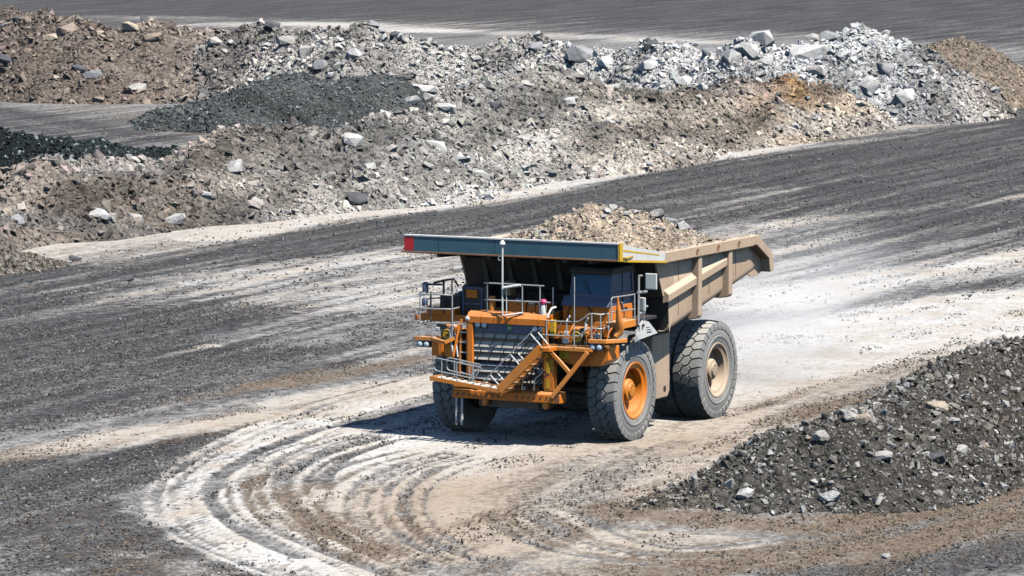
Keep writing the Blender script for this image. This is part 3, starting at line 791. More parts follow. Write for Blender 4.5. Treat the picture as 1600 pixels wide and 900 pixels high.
for rn, nm, kind, lab, step, cnt, lo_s, hi_s in HEAPS:
    S = RIDGES[rn]['s']; m = S[:, 2].max() / RIDGES[rn]['k'] + 2
    xs = np.arange(max(S[:, 0].min() - m, -75), min(S[:, 0].max() + m, 70), step); ys = np.arange(S[:, 1].min() - m, S[:, 1].max() + m, step)
    X, Y = np.meshgrid(xs, ys); x, y = X.ravel(), Y.ravel()
    h0 = ridge_h(rn, x, y); keep = h0 > -.45
    h = np.full(x.shape, -1.0); h[keep] = heap_h(rn, x[keep], y[keep])
    i = (np.arange(len(ys) - 1)[:, None] * len(xs) + np.arange(len(xs) - 1)[None, :]).ravel()
    q = np.stack([i, i + 1, i + len(xs) + 1, i + len(xs)], -1); q = q[keep[q].all(1)]
    used = np.unique(q); re = np.full(x.shape, -1); re[used] = np.arange(len(used))
    x, y, h = x[used], y[used], h[used]
    j = (fbm(x / .6, y / .6, 41, 2) - .5) * step * .8
    me = bpy.data.meshes.new(nm); mesh_from_arrays(me, np.stack([x + j, y + j * .6, h], -1), re[q], np.clip(tone(rn, x, y, h) * (.4 if rn == 'near' else .66), .01, .8))
    me.materials.append(M['spoil'])
    o = bpy.data.objects.new(nm, me); COL.objects.link(o); HEAP_OBJ[rn] = o
    tag(o, lab, None if kind else 'heap', None, kind)
    px, py, ph = heap_points(rn, cnt)
    sz = power_sizes(cnt, lo_s, hi_s)
    tn = tone(rn, px, py, ph) * RNG.uniform(.4, 1.4, (cnt, 1)) * (1 + RNG.normal(0, .025, (cnt, 3)))
    if rn == 'near':
        w = RNG.uniform(size=cnt) < .34; tn[w] = np.array([.36, .345, .315]) * RNG.uniform(.6, 1.2, (w.sum(), 1))
    if rn in ('dark', 'grey'):
        w = RNG.uniform(size=cnt) < .12; tn[w] = np.array([.27, .3, .3]) * RNG.uniform(.5, 1.1, (w.sum(), 1))
    pile_of('loose_rubble', np.stack([px, py, ph + sz * .12], -1), sz, np.clip(tn, .015, .72), STONES, M['rubble'], o)

# ------------------------------------------------------------------ boulders one can point at
TONES = dict(white=(.5, .485, .46), pale=(.42, .395, .36), grey=(.3, .3, .3), dark=(.11, .11, .115), brown=(.3, .24, .19), tan=(.43, .36, .28))
def stone_mesh(name, seed, npts, col, block=.8, aniso=(1, .8, .65)):
    v, f = hull(npts, block, seed); v = v * np.array(aniso)
    me = bpy.data.meshes.new(name); mesh_from_arrays(me, v, f, np.tile(col, (len(v), 1))); me.materials.append(M['rubble'])
    return me

def top_of(x, y):
    X, Y = np.array([x]), np.array([y]); best = 0.0
    for r in RIDGES: best = max(best, float(heap_h(r, X, Y)[0]))
    return best

BOULDERS = [  # ground point, size in metres, proportions, tone, label
    ((-33.29, 191.93), 1.35, .95, 'brown', 'big brown five-sided boulder near the crest of the far left bank'),
    ((-28.32, 188.62), 1.1, .6, 'tan', 'smooth tan slab below the crest of the far left bank'),
    ((-27.33, 189.46), .7, .8, 'dark', 'dark rock sitting on the crest of the far left bank'),
    ((-30.60, 188.92), .75, .7, 'tan', 'small pinkish rock on the crest right of the big brown boulder'),
    ((-26.68, 187.00), 1.2, .4, 'brown', 'long leaning brown slab on the middle of the far left bank'),
    ((-39.22, 214.68), .9, .6, 'dark', 'dark flat rock on the crest at the upper left corner'),
    ((-31.67, 184.55), 1.0, .7, 'dark', 'dark shadowed rock low on the far left bank'),
    ((-30.73, 183.64), 1.2, .4, 'grey', 'thin tilted slab at the foot of the far left bank'),
    ((-37.30, 188.49), 1.8, .35, 'dark', 'long dark ledge of rock at the left edge above the ramp'),
    ((-34.19, 190.58), .8, .8, 'tan', 'pale upright rock left of and below the big brown boulder'),
    ((-27.33, 181.93), 1.0, .5, 'pale', 'pale flat rock at the foot of the far left bank near the ramp'),
    ((-22.67, 181.53), .7, .8, 'dark', 'dark-sided rock just above the ramp where the brown bank ends'),
    ((-22.11, 186.33), .9, .7, 'pale', 'pale rock at the right end of the brown bank'),
    ((-18.11, 186.82), 1.0, .6, 'dark', 'dark blocky rock on the crest where the rocky bank begins'),
    ((-16.89, 181.63), 1.15, .6, 'pale', 'pale slanted block below the dark crest rock of the rocky bank'),
    ((-15.26, 177.20), .95, .8, 'pale', 'rounded pale block above the grey gravel heap'),
    ((-14.16, 174.25), .9, .9, 'grey', 'grey rock with a dark face on top of the grey gravel heap'),
    ((-12.80, 175.80), .8, .6, 'white', 'white slab on the upper slope between the grey heap and the crest'),
    ((-11.78, 174.34), .95, .8, 'white', 'white block above the middle of the grey gravel heap'),
    ((-8.91, 175.43), .8, .9, 'dark', 'dark triangular rock high on the pale bank above the grey heap'),
    ((-8.59, 172.93), 1.0, .5, 'dark', 'dark upright slab at the right end of the grey gravel heap'),
    ((-6.95, 171.97), 1.75, .45, 'white', 'long white slab with a dark underside right of the grey gravel heap'),
    ((-7.66, 164.70), .9, .7, 'white', 'white block just below the long white slab'),
    ((-6.45, 165.98), .8, .8, 'pale', 'pale block right of and below the long white slab'),
    ((-4.53, 106.00), 1.1, .35, 'white', 'narrow white slab lying tilted below the long white slab'),
    ((-5.06, 98.99), 1.15, .6, 'white', 'large white flat stone high on the middle of the long roadside bank'),
    ((-1.94, 108.53), .7, .7, 'dark', 'dark stone on the roadside bank above the truck bed'),
    ((-9.00, 91.14), .9, .7, 'white', 'white stone left of the large flat white stone on the roadside bank'),
    ((0.70, 173.27), .9, .8, 'grey', 'grey rock on the crest above the loaded truck bed'),
    ((3.64, 170.99), 1.6, .95, 'grey', 'big grey boulder with a dark face on the crest above the load'),
    ((5.41, 168.46), 1.1, .8, 'white', 'pale angular boulder right of the big grey crest boulder'),
    ((8.37, 166.63), .85, .8, 'dark', 'dark grey rounded rock on the crest right of the load'),
    ((10.37, 161.56), 1.15, .7, 'white', 'white diamond-shaped block low in the rocky bank'),
    ((8.14, 164.39), 1.1, .7, 'white', 'white wedge-shaped block in the middle of the rocky bank'),
    ((12.21, 164.24), .9, .9, 'grey', 'round grey rock on the crest left of the white boulders'),
    ((13.44, 160.68), 1.2, .95, 'white', 'white boulder with a blue-dark side, left of a close pair'),
    ((14.45, 160.63), 1.2, .85, 'white', 'white upright boulder, right of a close pair'),
    ((15.44, 162.82), 1.35, .85, 'white', 'white boulder standing out on the crest at the start of the white rocks'),
    ((15.75, 160.55), .9, .8, 'white', 'white block between the upright boulder and the biggest white boulder'),
    ((2.13, 115.26), .7, .6, 'white', 'white stone on the brown slope behind the truck bed'),
    ((4.39, 114.47), .5, .8, 'white', 'small bright white stone low on the brown slope'),
    ((18.51, 161.14), 2.1, .62, 'white', 'biggest white boulder, long and smooth, high in the white rocks'),
    ((18.83, 162.87), .75, .8, 'pale', 'pale rock just above the biggest white boulder'),
    ((20.15, 163.03), 1.2, .7, 'grey', 'grey boulder with a dark hollow right of the biggest white boulder'),
    ((34.37, 319.15), .7, .9, 'pale', 'small pointed rock on the highest peak of the white bank'),
    ((18.81, 158.61), 1.55, .38, 'pale', 'long pale slab lying above the orange-brown patch'),
    ((22.36, 159.10), 1.25, .8, 'white', 'white boulder in the middle of the white rock slope'),
    ((22.60, 157.83), 1.0, .7, 'white', 'white boulder low on the white rock slope'),
    ((24.56, 157.91), 1.35, .75, 'white', 'white boulder with a dark left face at the foot of the white rocks'),
    ((27.73, 176.70), .9, .35, 'brown', 'narrow brown slab on the left side of the rounded brown heap'),
    ((24.74, 162.66), .9, .45, 'grey', 'grey slab between the white rocks and the rounded brown heap'),
    ((23.55, 161.01), 1.1, .6, 'grey', 'tilted grey block on the right side of the white rock slope'),
    ((-23.24, 66.29), .7, .85, 'grey', 'dark-cornered grey rock low on the slope at the left edge'),
    ((-19.67, 69.17), .75, .8, 'white', 'white block at the foot of the brown slope on the left'),
    ((-16.68, 74.19), .85, .45, 'white', 'flat white slab at the foot of the bank left of the dark boulder'),
    ((-15.45, 78.03), .6, .7, 'white', 'white stone with a dark notch on the left part of the roadside bank'),
    ((-20.97, 71.30), .5, .8, 'dark', 'small dark stone below the near-black gravel heap'),
    ((-18.29, 72.05), .6, .8, 'pale', 'pale block right of the white block at the left foot of the bank'),
    ((-14.44, 82.86), .75, .8, 'white', 'white block on the crest just right of the ramp'),
    ((-19.69, 57.87), .5, .45, 'dark', 'flat dark stone at the edge of the dark road on the left'),
    ((-8.57, 85.90), .85, .8, 'dark', 'lone dark grey boulder at the foot of the roadside bank'),
    ((-2.62, 97.77), .75, .6, 'white', 'white leaning slab at the foot of the bank above the truck canopy'),
    ((-0.05, 103.53), .6, .5, 'white', 'white stone on the pale road edge above the load'),
    ((-8.08, 89.42), .65, .6, 'white', 'white stone with a dark shadow above the lone dark boulder'),
    ((-3.62, 98.01), .8, .4, 'grey', 'narrow grey slab on the bank left of the white leaning slab'),
    ((5.23, -15.38), .42, .6, 'white', 'white stone with a dark left side at the left foot of the foreground heap'),
    ((7.48, -15.52), .5, .6, 'white', 'white crumbling stone at the front foot of the foreground heap'),
    ((7.38, -13.51), .42, .7, 'pale', 'pale block in the middle of the foreground heap'),
    ((8.25, -12.82), .38, .6, 'pale', 'pale slab near the crest of the foreground heap, left of a pair'),
    ((8.53, -12.84), .4, .65, 'tan', 'tan block near the crest of the foreground heap, right of a pair'),
    ((9.00, -14.14), .42, .6, 'pale', 'pale flat stone at the right of the middle of the foreground heap'),
    ((10.57, -12.27), .45, .8, 'dark', 'round dark grey stone on the right part of the foreground heap'),
    ((11.41, -10.84), .3, .9, 'white', 'round white stone on the right part of the foreground heap'),
    ((10.95, -8.79), .5, .5, 'tan', 'large tan slab below the crest of the foreground heap on the right'),
    ((11.39, -9.08), .32, .7, 'pale', 'pale stone just right of the large tan slab'),
    ((8.29, -23.86), .22, .8, 'pale', 'lone pale stone on the tracked ground at the lower right'),
    ((10.69, -25.35), .24, .6, 'dark', 'lone dark stone at the lower right corner of the ground'),

]
for k, (p, s, asp, tn, lab) in enumerate(BOULDERS):
    me = stone_mesh('boulder', 500 + k, 20 + k % 7, TONES[tn], .85, (1, asp, .72 * asp + .12))
    o = bpy.data.objects.new('boulder', me); COL.objects.link(o)
    s *= 1.22
    o.scale = (s, s, s)
    rr = random.Random(k)
    o.rotation_euler = (rr.uniform(-.35, .35), rr.uniform(-.35, .35), rr.uniform(-.5, .5))
    o.location = (p[0], p[1], top_of(p[0], p[1]) + s * .14)
    tag(o, lab, 'boulder')

def seen_at(q):
    """where a point stands as seen by someone at the camera, for wording the labels"""
    d = q[1] - cam.location.y
    return ((q[0] - cam.location.x) / d * 4480, (q[2] - cam.location.z) / d * 4480)
LANDMARKS = [
    ((-33.29, 191.93), 'the big brown five-sided boulder'),
    ((-28.32, 188.62), 'the smooth tan crest slab'),
    ((-27.33, 189.46), 'the dark rock on the left crest'),
    ((-26.68, 187.00), 'the long leaning brown slab'),
    ((-39.22, 214.68), 'the dark flat rock upper left'),
    ((-31.67, 184.55), 'the dark rock above the ramp'),
    ((-37.30, 188.49), 'the long dark ledge'),
    ((-27.33, 181.93), 'the pale flat rock by the ramp'),
    ((-22.11, 186.33), 'the right end of the brown bank'),
    ((-18.11, 186.82), 'the dark blocky crest rock'),
    ((-15.26, 177.20), 'the top of the grey gravel heap'),
    ((-11.78, 174.34), 'the white block above the grey heap'),
    ((-8.91, 175.43), 'the dark triangular rock'),
    ((-6.95, 171.97), 'the long white slab'),
    ((-5.06, 98.99), 'the large flat white stone'),
    ((-1.94, 108.53), 'the dark stone above the truck bed'),
    ((3.64, 170.99), 'the big grey crest boulder'),
    ((8.37, 166.63), 'the dark rounded crest rock'),
    ((10.37, 161.56), 'the white diamond-shaped block'),
    ((12.21, 164.24), 'the round grey crest rock'),
    ((13.95, 160.65), 'the close pair of white boulders'),
    ((15.44, 162.82), 'the white boulder on the crest'),
    ((4.39, 114.47), 'the small bright stone behind the load'),
    ((18.51, 161.14), 'the biggest white boulder'),
    ((18.81, 158.61), 'the long pale slab'),
    ((16.48, 143.98), 'the orange-brown patch'),
    ((22.36, 159.10), 'the white boulder on the right slope'),
    ((24.56, 157.91), 'the white boulder at the right foot'),
    ((34.37, 319.15), 'the highest peak of the bank'),
    ((30.83, 184.69), 'the top of the rounded brown heap'),
    ((32.88, 178.20), 'the foot of the rounded brown heap'),
    ((-23.24, 66.29), 'the grey rock at the left edge'),
    ((-19.67, 69.17), 'the white block at the left foot'),
    ((-16.68, 74.19), 'the flat white slab at the foot'),
    ((-15.45, 78.03), 'the white stone with a notch'),
    ((-14.44, 82.86), 'the white block beside the ramp'),
    ((-8.57, 85.90), 'the lone dark grey boulder'),
    ((-2.62, 97.77), 'the white leaning slab'),
    ((-0.05, 103.53), 'the white stone on the road edge'),
    ((5.23, -15.38), 'the white stone at the heap tip'),
    ((7.48, -15.52), 'the white crumbling stone'),
    ((7.38, -13.51), 'the pale block amid the near heap'),
    ((8.39, -12.83), 'the pair of slabs near the crest'),
    ((10.57, -12.27), 'the round dark grey stone'),
    ((11.41, -10.84), 'the round white stone'),
    ((10.95, -8.79), 'the large tan slab'),
    ((13.40, -3.76), 'the right edge of the near heap'),
]
USED = set()
def place_words(q, words, spots, tail=''):
    """a label that names the rock's look and where it lies beside a rock one can find"""
    sx, sy = seen_at(q)
    near = sorted(spots, key=lambda l: (l[0] - sx) ** 2 + (l[1] - sy) ** 2)
    last = None
    for far in (0, 1):
        for lx_, ly_, nm in near[:5]:
            dx_, dy_ = sx - lx_, sy - ly_; dist = math.hypot(dx_, dy_)
            how = 'just ' if dist < 16 else ('' if dist < 40 else 'well ')
            a = math.degrees(math.atan2(dy_, dx_)) % 360
            dirs = ['right of', 'above and right of', 'above', 'above and left of', 'left of', 'below and left of', 'below', 'below and right of']
            lab = words + ' ' + how + dirs[int((a + 22.5) // 45) % 8] + ' ' + nm + tail
            if len(lab.split()) > 16: continue
            last = last or lab
            if lab not in USED:
                USED.add(lab); return lab
    return last
POOL = {t: [stone_mesh('rock', 800 + 10 * j + i, 15 + i, c, .8, (1, .85, .7)) for i in range(5)] for j, (t, c) in enumerate(TONES.items())}
GROUPS = [
    ('front', 70, .42, .68, ('pale', 'white', 'grey', 'tan'), 'middle-sized rubble block on the slope of the long bank beside the haul road', 'rubble blocks on the long bank'),
    ('rocky', 95, .5, .85, ('white', 'white', 'pale', 'grey'), 'middle-sized pale rubble block among the rocks of the far rocky bank', 'rubble blocks on the rocky bank'),
    ('brown', 35, .5, .9, ('brown', 'tan', 'brown', 'grey'), 'middle-sized brown rubble block on the brown bank at the far left', 'rubble blocks on the brown bank'),
    ('near', 35, .15, .27, ('pale', 'tan', 'grey', 'brown'), 'middle-sized stone on the dark stony heap in the right foreground', 'stones on the foreground heap'),
    ('tan', 8, .4, .6, ('tan', 'brown'), 'middle-sized tan rock on the rounded brown heap at the far right', 'rocks on the far right heap'),
]
SPOTS = [(*seen_at((q[0], q[1], top_of(q[0], q[1]))), nm) for q, nm in LANDMARKS]
for rn, cnt, lo_s, hi_s, tns, lab, grp in GROUPS:
    px, py, ph = heap_points(rn, cnt)
    for x, y, z in zip(px, py, ph):
        t = random.choice(tns)
        if rn == 'front' and x < -15: t = random.choice(('brown', 'tan', 'pale'))
        o = bpy.data.objects.new('rock', random.choice(POOL[t])); COL.objects.link(o)
        s = random.uniform(lo_s, hi_s); o.scale = (s, s * random.uniform(.7, 1), s * random.uniform(.6, .95))
        o.rotation_euler = (random.uniform(-.5, .5), random.uniform(-.5, .5), random.uniform(0, 6.28))
        o.location = (x, y, z + s * .18)
        sz_w = 'small' if s < lo_s + (hi_s - lo_s) * .33 else ('middle-sized' if s < lo_s + (hi_s - lo_s) * .7 else 'larger')
        tag(o, place_words(o.location, sz_w + ' ' + {'dark': 'dark grey'}.get(t, t) + ' rock', SPOTS), 'rock', grp)

# loose gravel on the road
def gravel(cnt, x0, x1, y0, y1, lo_s, hi_s, a):
    px, py = RNG.uniform(x0, x1, cnt * 5), RNG.uniform(y0, y1, cnt * 5)
    ok = in_view(px, py, 2.5); px, py = px[ok], py[ok]
    ix = np.clip(np.searchsorted(gx, px), 1, nx - 1); iy = np.clip(np.searchsorted(gy, py), 1, ny - 1); gi = iy * nx + ix
    cl = fbm(px / 1.3, py / 1.3, 91, 3)
    lane = fbm((px * .92 - py * .39) / .9, (px * .39 + py * .92) / 14, 93, 3)
    w = np.clip(.02 + (lane - .5) * 3.2 + .8 * dark[gi] - .75 * dust[gi] + .5 * brown[gi] + (cl - .5) * 2.2, .006, 1)
    oth = np.zeros(px.shape)
    for r in RIDGES: oth = np.maximum(oth, ridge_h(r, px, py))
    ok = (RNG.uniform(size=len(px)) < w * np.clip(1 - (py - 50) / 130, 0, 1)) & (oth < .05); px, py, gi = px[ok][:cnt], py[ok][:cnt], gi[ok][:cnt]
    sz = power_sizes(len(px), lo_s, hi_s, a)
    tn = np.where(RNG.uniform(size=(len(px), 1)) < .22, .25, .075) * RNG.uniform(.6, 1.3, (len(px), 1)) * np.array([[1, .97, .93]])
    bw = (RNG.uniform(size=len(px)) < brown[gi] * 1.1); tn[bw] = np.array([.19, .145, .105]) * RNG.uniform(.6, 1.3, (bw.sum(), 1))
    return np.stack([px, py, gz[gi] + sz * .12], -1), sz, tn
g1, g2 = gravel(56000, -24, 24, -34, 40, .05, .13, 2.4), gravel(20000, -34, 52, 40, 185, .08, .19, 2.4)
pile_of('road_gravel', np.concatenate([g1[0], g2[0]]), np.concatenate([g1[1], g2[1]]), np.clip(np.concatenate([g1[2], g2[2]]), .02, .6), CRUMBS, M['rubble'])
# ------------------------------------------------------------------ the haul truck (x forward, y to its left, z up; origin under the front axle)
truck = empty('dump_truck', (0, 0, 0), -2.0362)
tag(truck, 'orange mining dump truck with dusty tan body heaped with rubble on the haul road', 'dump truck')
def P(name, mb, m, parent=None, **kw): return mb.build(name, M[m], parent or truck, **kw)

M['rib'] = paint('dusty_rib', (.1, .095, .09), .5, .7, (.25, .22, .19))
M['hub_orange'] = paint('hub_orange', (.8, .26, .01), .2, .4, (.5, .36, .23))
# ---- wheels
def wheel(y_out, dusty, rimm, hubm, side, name='wheel'):
    """wheel with its outer face at local y=0 looking to +y; side=-1 mirrors it"""
    w = empty(name, parent=truck); R = 1.53; W = .88
    g = lambda y: side * (y - .0)
    prof = [(.80, -.06), (.86, -.03), (.98, -.005), (1.12, .0), (1.25, -.012), (1.36, -.045), (1.42, -.09), (1.435, -.2), (1.44, -.44), (1.435, -.68), (1.42, -.79),
            (1.36, -.835), (1.25, -.868), (1.12, -.88), (.98, -.875), (.86, -.85), (.80, -.82)]
    mb = MB().lathe([(r, side * h) for r, h in prof], 64)
    # raised bead ring on the sidewall
    mb.lathe([(1.0, side * -.004), (1.01, side * .012), (1.06, side * .014), (1.07, side * -.002)], 64)
    P('tyre', mb, 'rubber_dusty' if dusty else 'rubber', w, smooth=35)
    # tread lugs: two shoulder rows and a broken centre row
    n = 32; mb = MB(); dth = 2 * PI / n
    def lug(poly, th0, r_in, shoulder=0):
        m = len(poly); vs = []
        for rr, ins in ((r_in, 1.0), (None, .925)):
            cy = sum(q[1] for q in poly) / m; ct = sum(q[0] for q in poly) / m
            for t, y in poly:
                yy = cy + (y - cy) * ins; tt = ct + (t - ct) * ins
                r = rr if rr else R - .035 * (yy / .44) ** 2
                a = th0 + tt * dth
                vs.append((r * math.cos(a), side * (yy - W / 2), r * math.sin(a)))
        f = [tuple(range(m)), tuple(range(2 * m - 1, m - 1, -1))] + [(i, (i + 1) % m, (i + 1) % m + m, i + m) for i in range(m)]
        mb.add(vs, f)
    for k in range(n):
        th = k * dth
        sh = lambda poly: [(t + .9 * y, y) for t, y in poly]
        for sgn in (1, -1):
            lug(sh([(-.455, sgn * .435), (-.455, sgn * .195), (0, sgn * .10), (.455, sgn * .195), (.455, sgn * .435)]), th, 1.40)
            # the lug wraps down the shoulder
            o_ = .9 * .435 * sgn
            a0, a1 = th + (-.43 + o_) * dth, th + (.43 + o_) * dth
            vs = []
            for a in (a0, a1):
                for r, y in ((1.49, .432), (1.36, .452), (1.27, .448), (1.27, .42), (1.45, .38)):
                    vs.append((r * math.cos(a), side * (sgn * y - W / 2), r * math.sin(a)))
            mb.add(vs, [(0, 1, 2, 3, 4), (9, 8, 7, 6, 5)] + [(i, i + 5, (i + 1) % 5 + 5, (i + 1) % 5) for i in range(5)])
        lug(sh([(.045, -.075), (.045, .075), (.5, .17), (.955, .075), (.955, -.075), (.5, -.17)]), th, 1.40)
    P('tread', mb, 'rubber_dusty' if dusty else 'rubber', w)
    # rim: flange, deep dish, wheel disc
    mb = MB().lathe([(r, side * h) for r, h in [(.81, -.12), (.86, -.035), (.85, -.012), (.80, -.02), (.775, -.06), (.70, -.085), (.66, -.10), (.64, -.2), (.63, -.36), (.56, -.40), (.32, -.36), (.30, -.36)]], 56)
    P('rim', mb, rimm, w, smooth=40)
    mb = MB().lathe([(r, side * h) for r, h in [(.34, -.40), (.33, -.22), (.30, -.17), (.22, -.15), (.20, -.10), (.0, -.09)]], 40)
    for k in range(14):
        a = 2 * PI * k / 14; mb.lathe([(.028, side * -.30), (.028, side * -.335 + side * .0), (.0, side * -.30)], 6, c=(.45 * math.cos(a), side * -.05, .45 * math.sin(a)))
    hub = P('hub', mb, hubm, w, smooth=40)
    bl = MB()
    for k in range(14):
        a = 2 * PI * k / 14; bl.prism([(.45 * math.cos(a) + .03 * math.cos(PI / 3 * j), .45 * math.sin(a) + .03 * math.sin(PI / 3 * j)) for j in range(6)], 'y', side * -.40, side * -.345)
    for k in range(8):
        a = 2 * PI * k / 8; bl.prism([(.15 * math.cos(a) + .02 * math.cos(PI / 3 * j), .15 * math.sin(a) + .02 * math.sin(PI / 3 * j)) for j in range(6)], 'y', side * -.12, side * -.075)
    P('wheel_bolts', bl, hubm, w)
    return w
LW = 6.0
for (x, yo, sd, dusty, rimm, hubm, lab, spin) in [
    (0, 3.02, 1, False, 'orange', 'hub_orange', 'front wheel with orange rim', .1),
    (0, -3.02, -1, False, 'orange', 'hub_orange', None, .3),
    (-LW, 3.03, 1, True, 'tan', 'tan', 'rear wheel with dusty tan rim', .22),
    (-LW, -3.03, -1, True, 'tan', 'tan', None, .05),
    (-LW, 2.05, 1, True, 'tan', 'tan', None, .4),
    (-LW, -2.05, -1, True, 'tan', 'tan', None, .15)]:
    w = wheel(yo, dusty, rimm, hubm, sd)
    w.location = (x, yo, 1.492); w.rotation_euler = (0, spin, 0)
    if lab: w['label'] = lab

# ---- chassis, axles, engine
mb = MB()
for s in (-1, 1): mb.box(-7.0, 2.2, s * .62 - .18, s * .62 + .18, 1.55, 2.15)
for x in (-6.6, -3.4, -1.2, 1.9): mb.box(x - .12, x + .12, -.45, .45, 1.65, 2.05)
P('chassis_frame', mb, 'black', bevel=.02)
mb = MB().lathe([(.0, -1.2), (.32, -1.2), (.42, -.9), (.62, -.45), (.68, 0), (.62, .45), (.42, .9), (.32, 1.2), (0, 1.2)], 28, c=(-LW, 0, 1.5))
mb.lathe([(0, .75), (.3, .72), (.5, .45), (.58, 0)], 24, axis='x', c=(-LW + .3, 0, 1.5))
P('rear_axle', mb, 'black', smooth=40)
mb = MB().tube([(0, -2.3, 1.45), (0, 2.3, 1.45)], .2, 14)
for s in (-1, 1): mb.box(-.3, .3, s * 1.75 - .22, s * 1.75 + .22, 1.1, 2.0)
P('front_axle', mb, 'black', smooth=40)
for s in (-1, 1):
    mb = MB().tube([(0, s * 1.55, 1.6), (-.1, s * 1.35, 2.5)], .2, 14).tube([(-.1, s * 1.38, 2.4), (-.15, s * 1.3, 3.4)], .25, 14)
    P('suspension_strut', mb, 'black', smooth=40)
    mb = MB().tube([(-5.2, s * .95, 1.9), (-4.6, s * .85, 3.3)], .15, 12)
    P('hoist_cylinder', mb, 'black', smooth=40)
mb = MB().box(-.9, 2.15, -1.0, 1.0, 1.5, 3.4)
for k in range(5): mb.box(-.7 + k * .55, -.4 + k * .55, -1.12, 1.12, 2.2, 3.1)
P('engine', mb, 'black', bevel=.03)
mb = MB().box(1.2, 2.3, -1.05, .95, 1.05, 1.5); P('sump_guard', mb, 'black', bevel=.05)
mb = MB().prism([(-2.1, 2.88), (-2.05, 1.05), (-2.25, .93), (-3.2, .93), (-3.35, 1.1), (-3.35, 2.88)], 'y', 1.75, 2.6)
tank = P('fuel_tank', mb, 'tan', bevel=.04)
P('step_hole', MB().lathe([(0, 2.605), (.1, 2.605), (.1, 2.58)], 12, c=(-2.98, 0, 1.2)), 'black', tank)
P('hydraulic_tank', MB().prism([(-2.1, 2.88), (-2.1, 1.0), (-3.35, 1.0), (-3.35, 2.88)], 'y', -2.6, -1.75), 'tan', bevel=.04)

# ---- body
HB = 3.26
def floor_z(x): return 3.08 + (x + 1.76) * -.199
st = [-1.76, -2.4, -3.2, -4.2, -5.2, -6.2, -7.0, -7.5, -7.9, -8.2]
def shell(side):
    mb = MB(); rows = []
    for x in st:
        zb = floor_z(x); zt = 5.3 if x > -7.6 else 5.3 - (-7.6 - x) * .85
        sec = [(HB, zt), (HB, zt * .5 + (zb + .2) * .5), (HB, zb + .24)]
        for k in range(1, 6):
            a = PI / 2 * k / 5; sec.append((HB - .2 * (1 - math.cos(a)), zb + .24 - .24 * math.sin(a)))
        sec.append((0, zb)); rows.append([(x, side * y, z) for y, z in sec])
    m = len(rows[0])
    v = [q for r in rows for q in r]
    return MB().add(v, [(i * m + k, i * m + k + 1, (i + 1) * m + k + 1, (i + 1) * m + k) for i in range(len(st) - 1) for k in range(m - 1)])
for s in (1, -1): P('body_side', shell(s), 'tan', smooth=40, solid=.06)
front = [(-.72, 5.46), (-1.18, 4.52), (-1.33, 4.2), (-1.70, 4.11), (-1.78, 3.05)]
front2 = [(x - .07, z + (.02 if i == 0 else 0)) for i, (x, z) in enumerate(front)][::-1]
fw = P('body_front_wall', MB().prism(front + front2, 'y', -HB - .03, HB + .03), 'liner')
for s in (1, -1):   # triangular cheek between front wall and side
    P('body_cheek', MB().prism([(-.73, 5.4), (-1.18, 4.52), (-1.33, 4.2), (-1.70, 4.11), (-1.78, 3.08), (-2.1, 3.6), (-2.1, 5.4)], 'y', s * (HB - .035), s * (HB + .032)), 'tan')
for y in (-2.5, -1.66, -.83, 0, .83, 1.66, 2.5):
    mb = MB().beam((-.86, y, 5.40), (-1.26, y, 4.30), .13, .16).beam((-1.62, y, 4.05), (-1.7, y, 3.1), .13, .14)
    P('front_wall_rib', mb, 'rib', fw)
for s in (1, -1):
    a, b = (s * 3.22, s * 3.57) if s > 0 else (-3.57, -3.22)
    rail = P('side_rail', MB().box(-7.47, -.93, a, b, 5.23, 5.56), 'tan', bevel=.025)
    for x in (-3.2, -4.75, -6.3):
        P('lifting_hole', MB().lathe([(0, s * 3.572), (.06, s * 3.572), (.075, s * 3.585), (.095, s * 3.585), (.1, s * 3.56)], 16, c=(x, 0, 5.40)), 'rust', rail, smooth=40)
    P('tail_rail', MB().prism([(-7.472, 5.56), (-7.8, 5.56), (-8.96, 4.90), (-9.07, 4.37), (-8.80, 4.31), (-8.70, 4.74), (-7.72, 5.25), (-7.472, 5.25)], 'y', a - .002, b - .004), 'tan', bevel=.025)
    P('tail_gusset', MB().prism([(-7.4, 5.28), (-7.72, 5.25), (-8.70, 4.74), (-8.84, 4.33), (-8.45, 4.20), (-8.0, 4.22), (-7.4, 4.5)], 'y', s * 3.20, s * 3.235), 'tan')
    for xr, hw in ((-3.56, .13), (-5.83, .13)):
        zb = floor_z(xr)
        rib = [(s * HB, 5.228), (s * 3.52, 5.228), (s * 3.52, zb - .02), (s * 3.46, zb - .10), (s * 3.20, zb - .14), (s * 2.6, zb - .14), (s * 2.6, zb - .02), (s * 3.15, zb + .04), (s * HB, zb + .3)]
        P('side_rib', MB().prism(rib, 'x', xr - hw, xr + hw), 'tan', bevel=.03)
    def diag(x): return 4.28 + (x + 1.38) * -.172
    for x0, x1 in ((-1.40, -3.43), (-3.69, -5.70)):
        q = []
        for x in (x0, x1):
            z = diag(x); q += [(x, s * (HB - .02), z + .12), (x, s * 3.46, z - .04), (x, s * 3.46, z - .26), (x, s * (HB - .02), z - .32)]
        P('diagonal_rib', MB().add(q, [(0, 1, 2, 3), (7, 6, 5, 4)] + [(i, (i + 1) % 4, (i + 1) % 4 + 4, i + 4) for i in range(4)]), 'tan', bevel=.02)
    # chassis cross bolster below
tailp = P('tail_chute', MB().prism([(-8.15, floor_z(-8.2)), (-8.95, 4.40), (-8.95, 4.46), (-8.15, floor_z(-8.2) + .07)], 'y', -3.2, 3.2), 'tan')
mb = MB()
for y in (-.9, .9): mb.prism([(-1.9, 2.98), (-7.4, 4.05), (-7.4, 3.75), (-1.9, 2.6)], 'y', y - .18, y + .18)
P('body_floor_beams', mb, 'black')

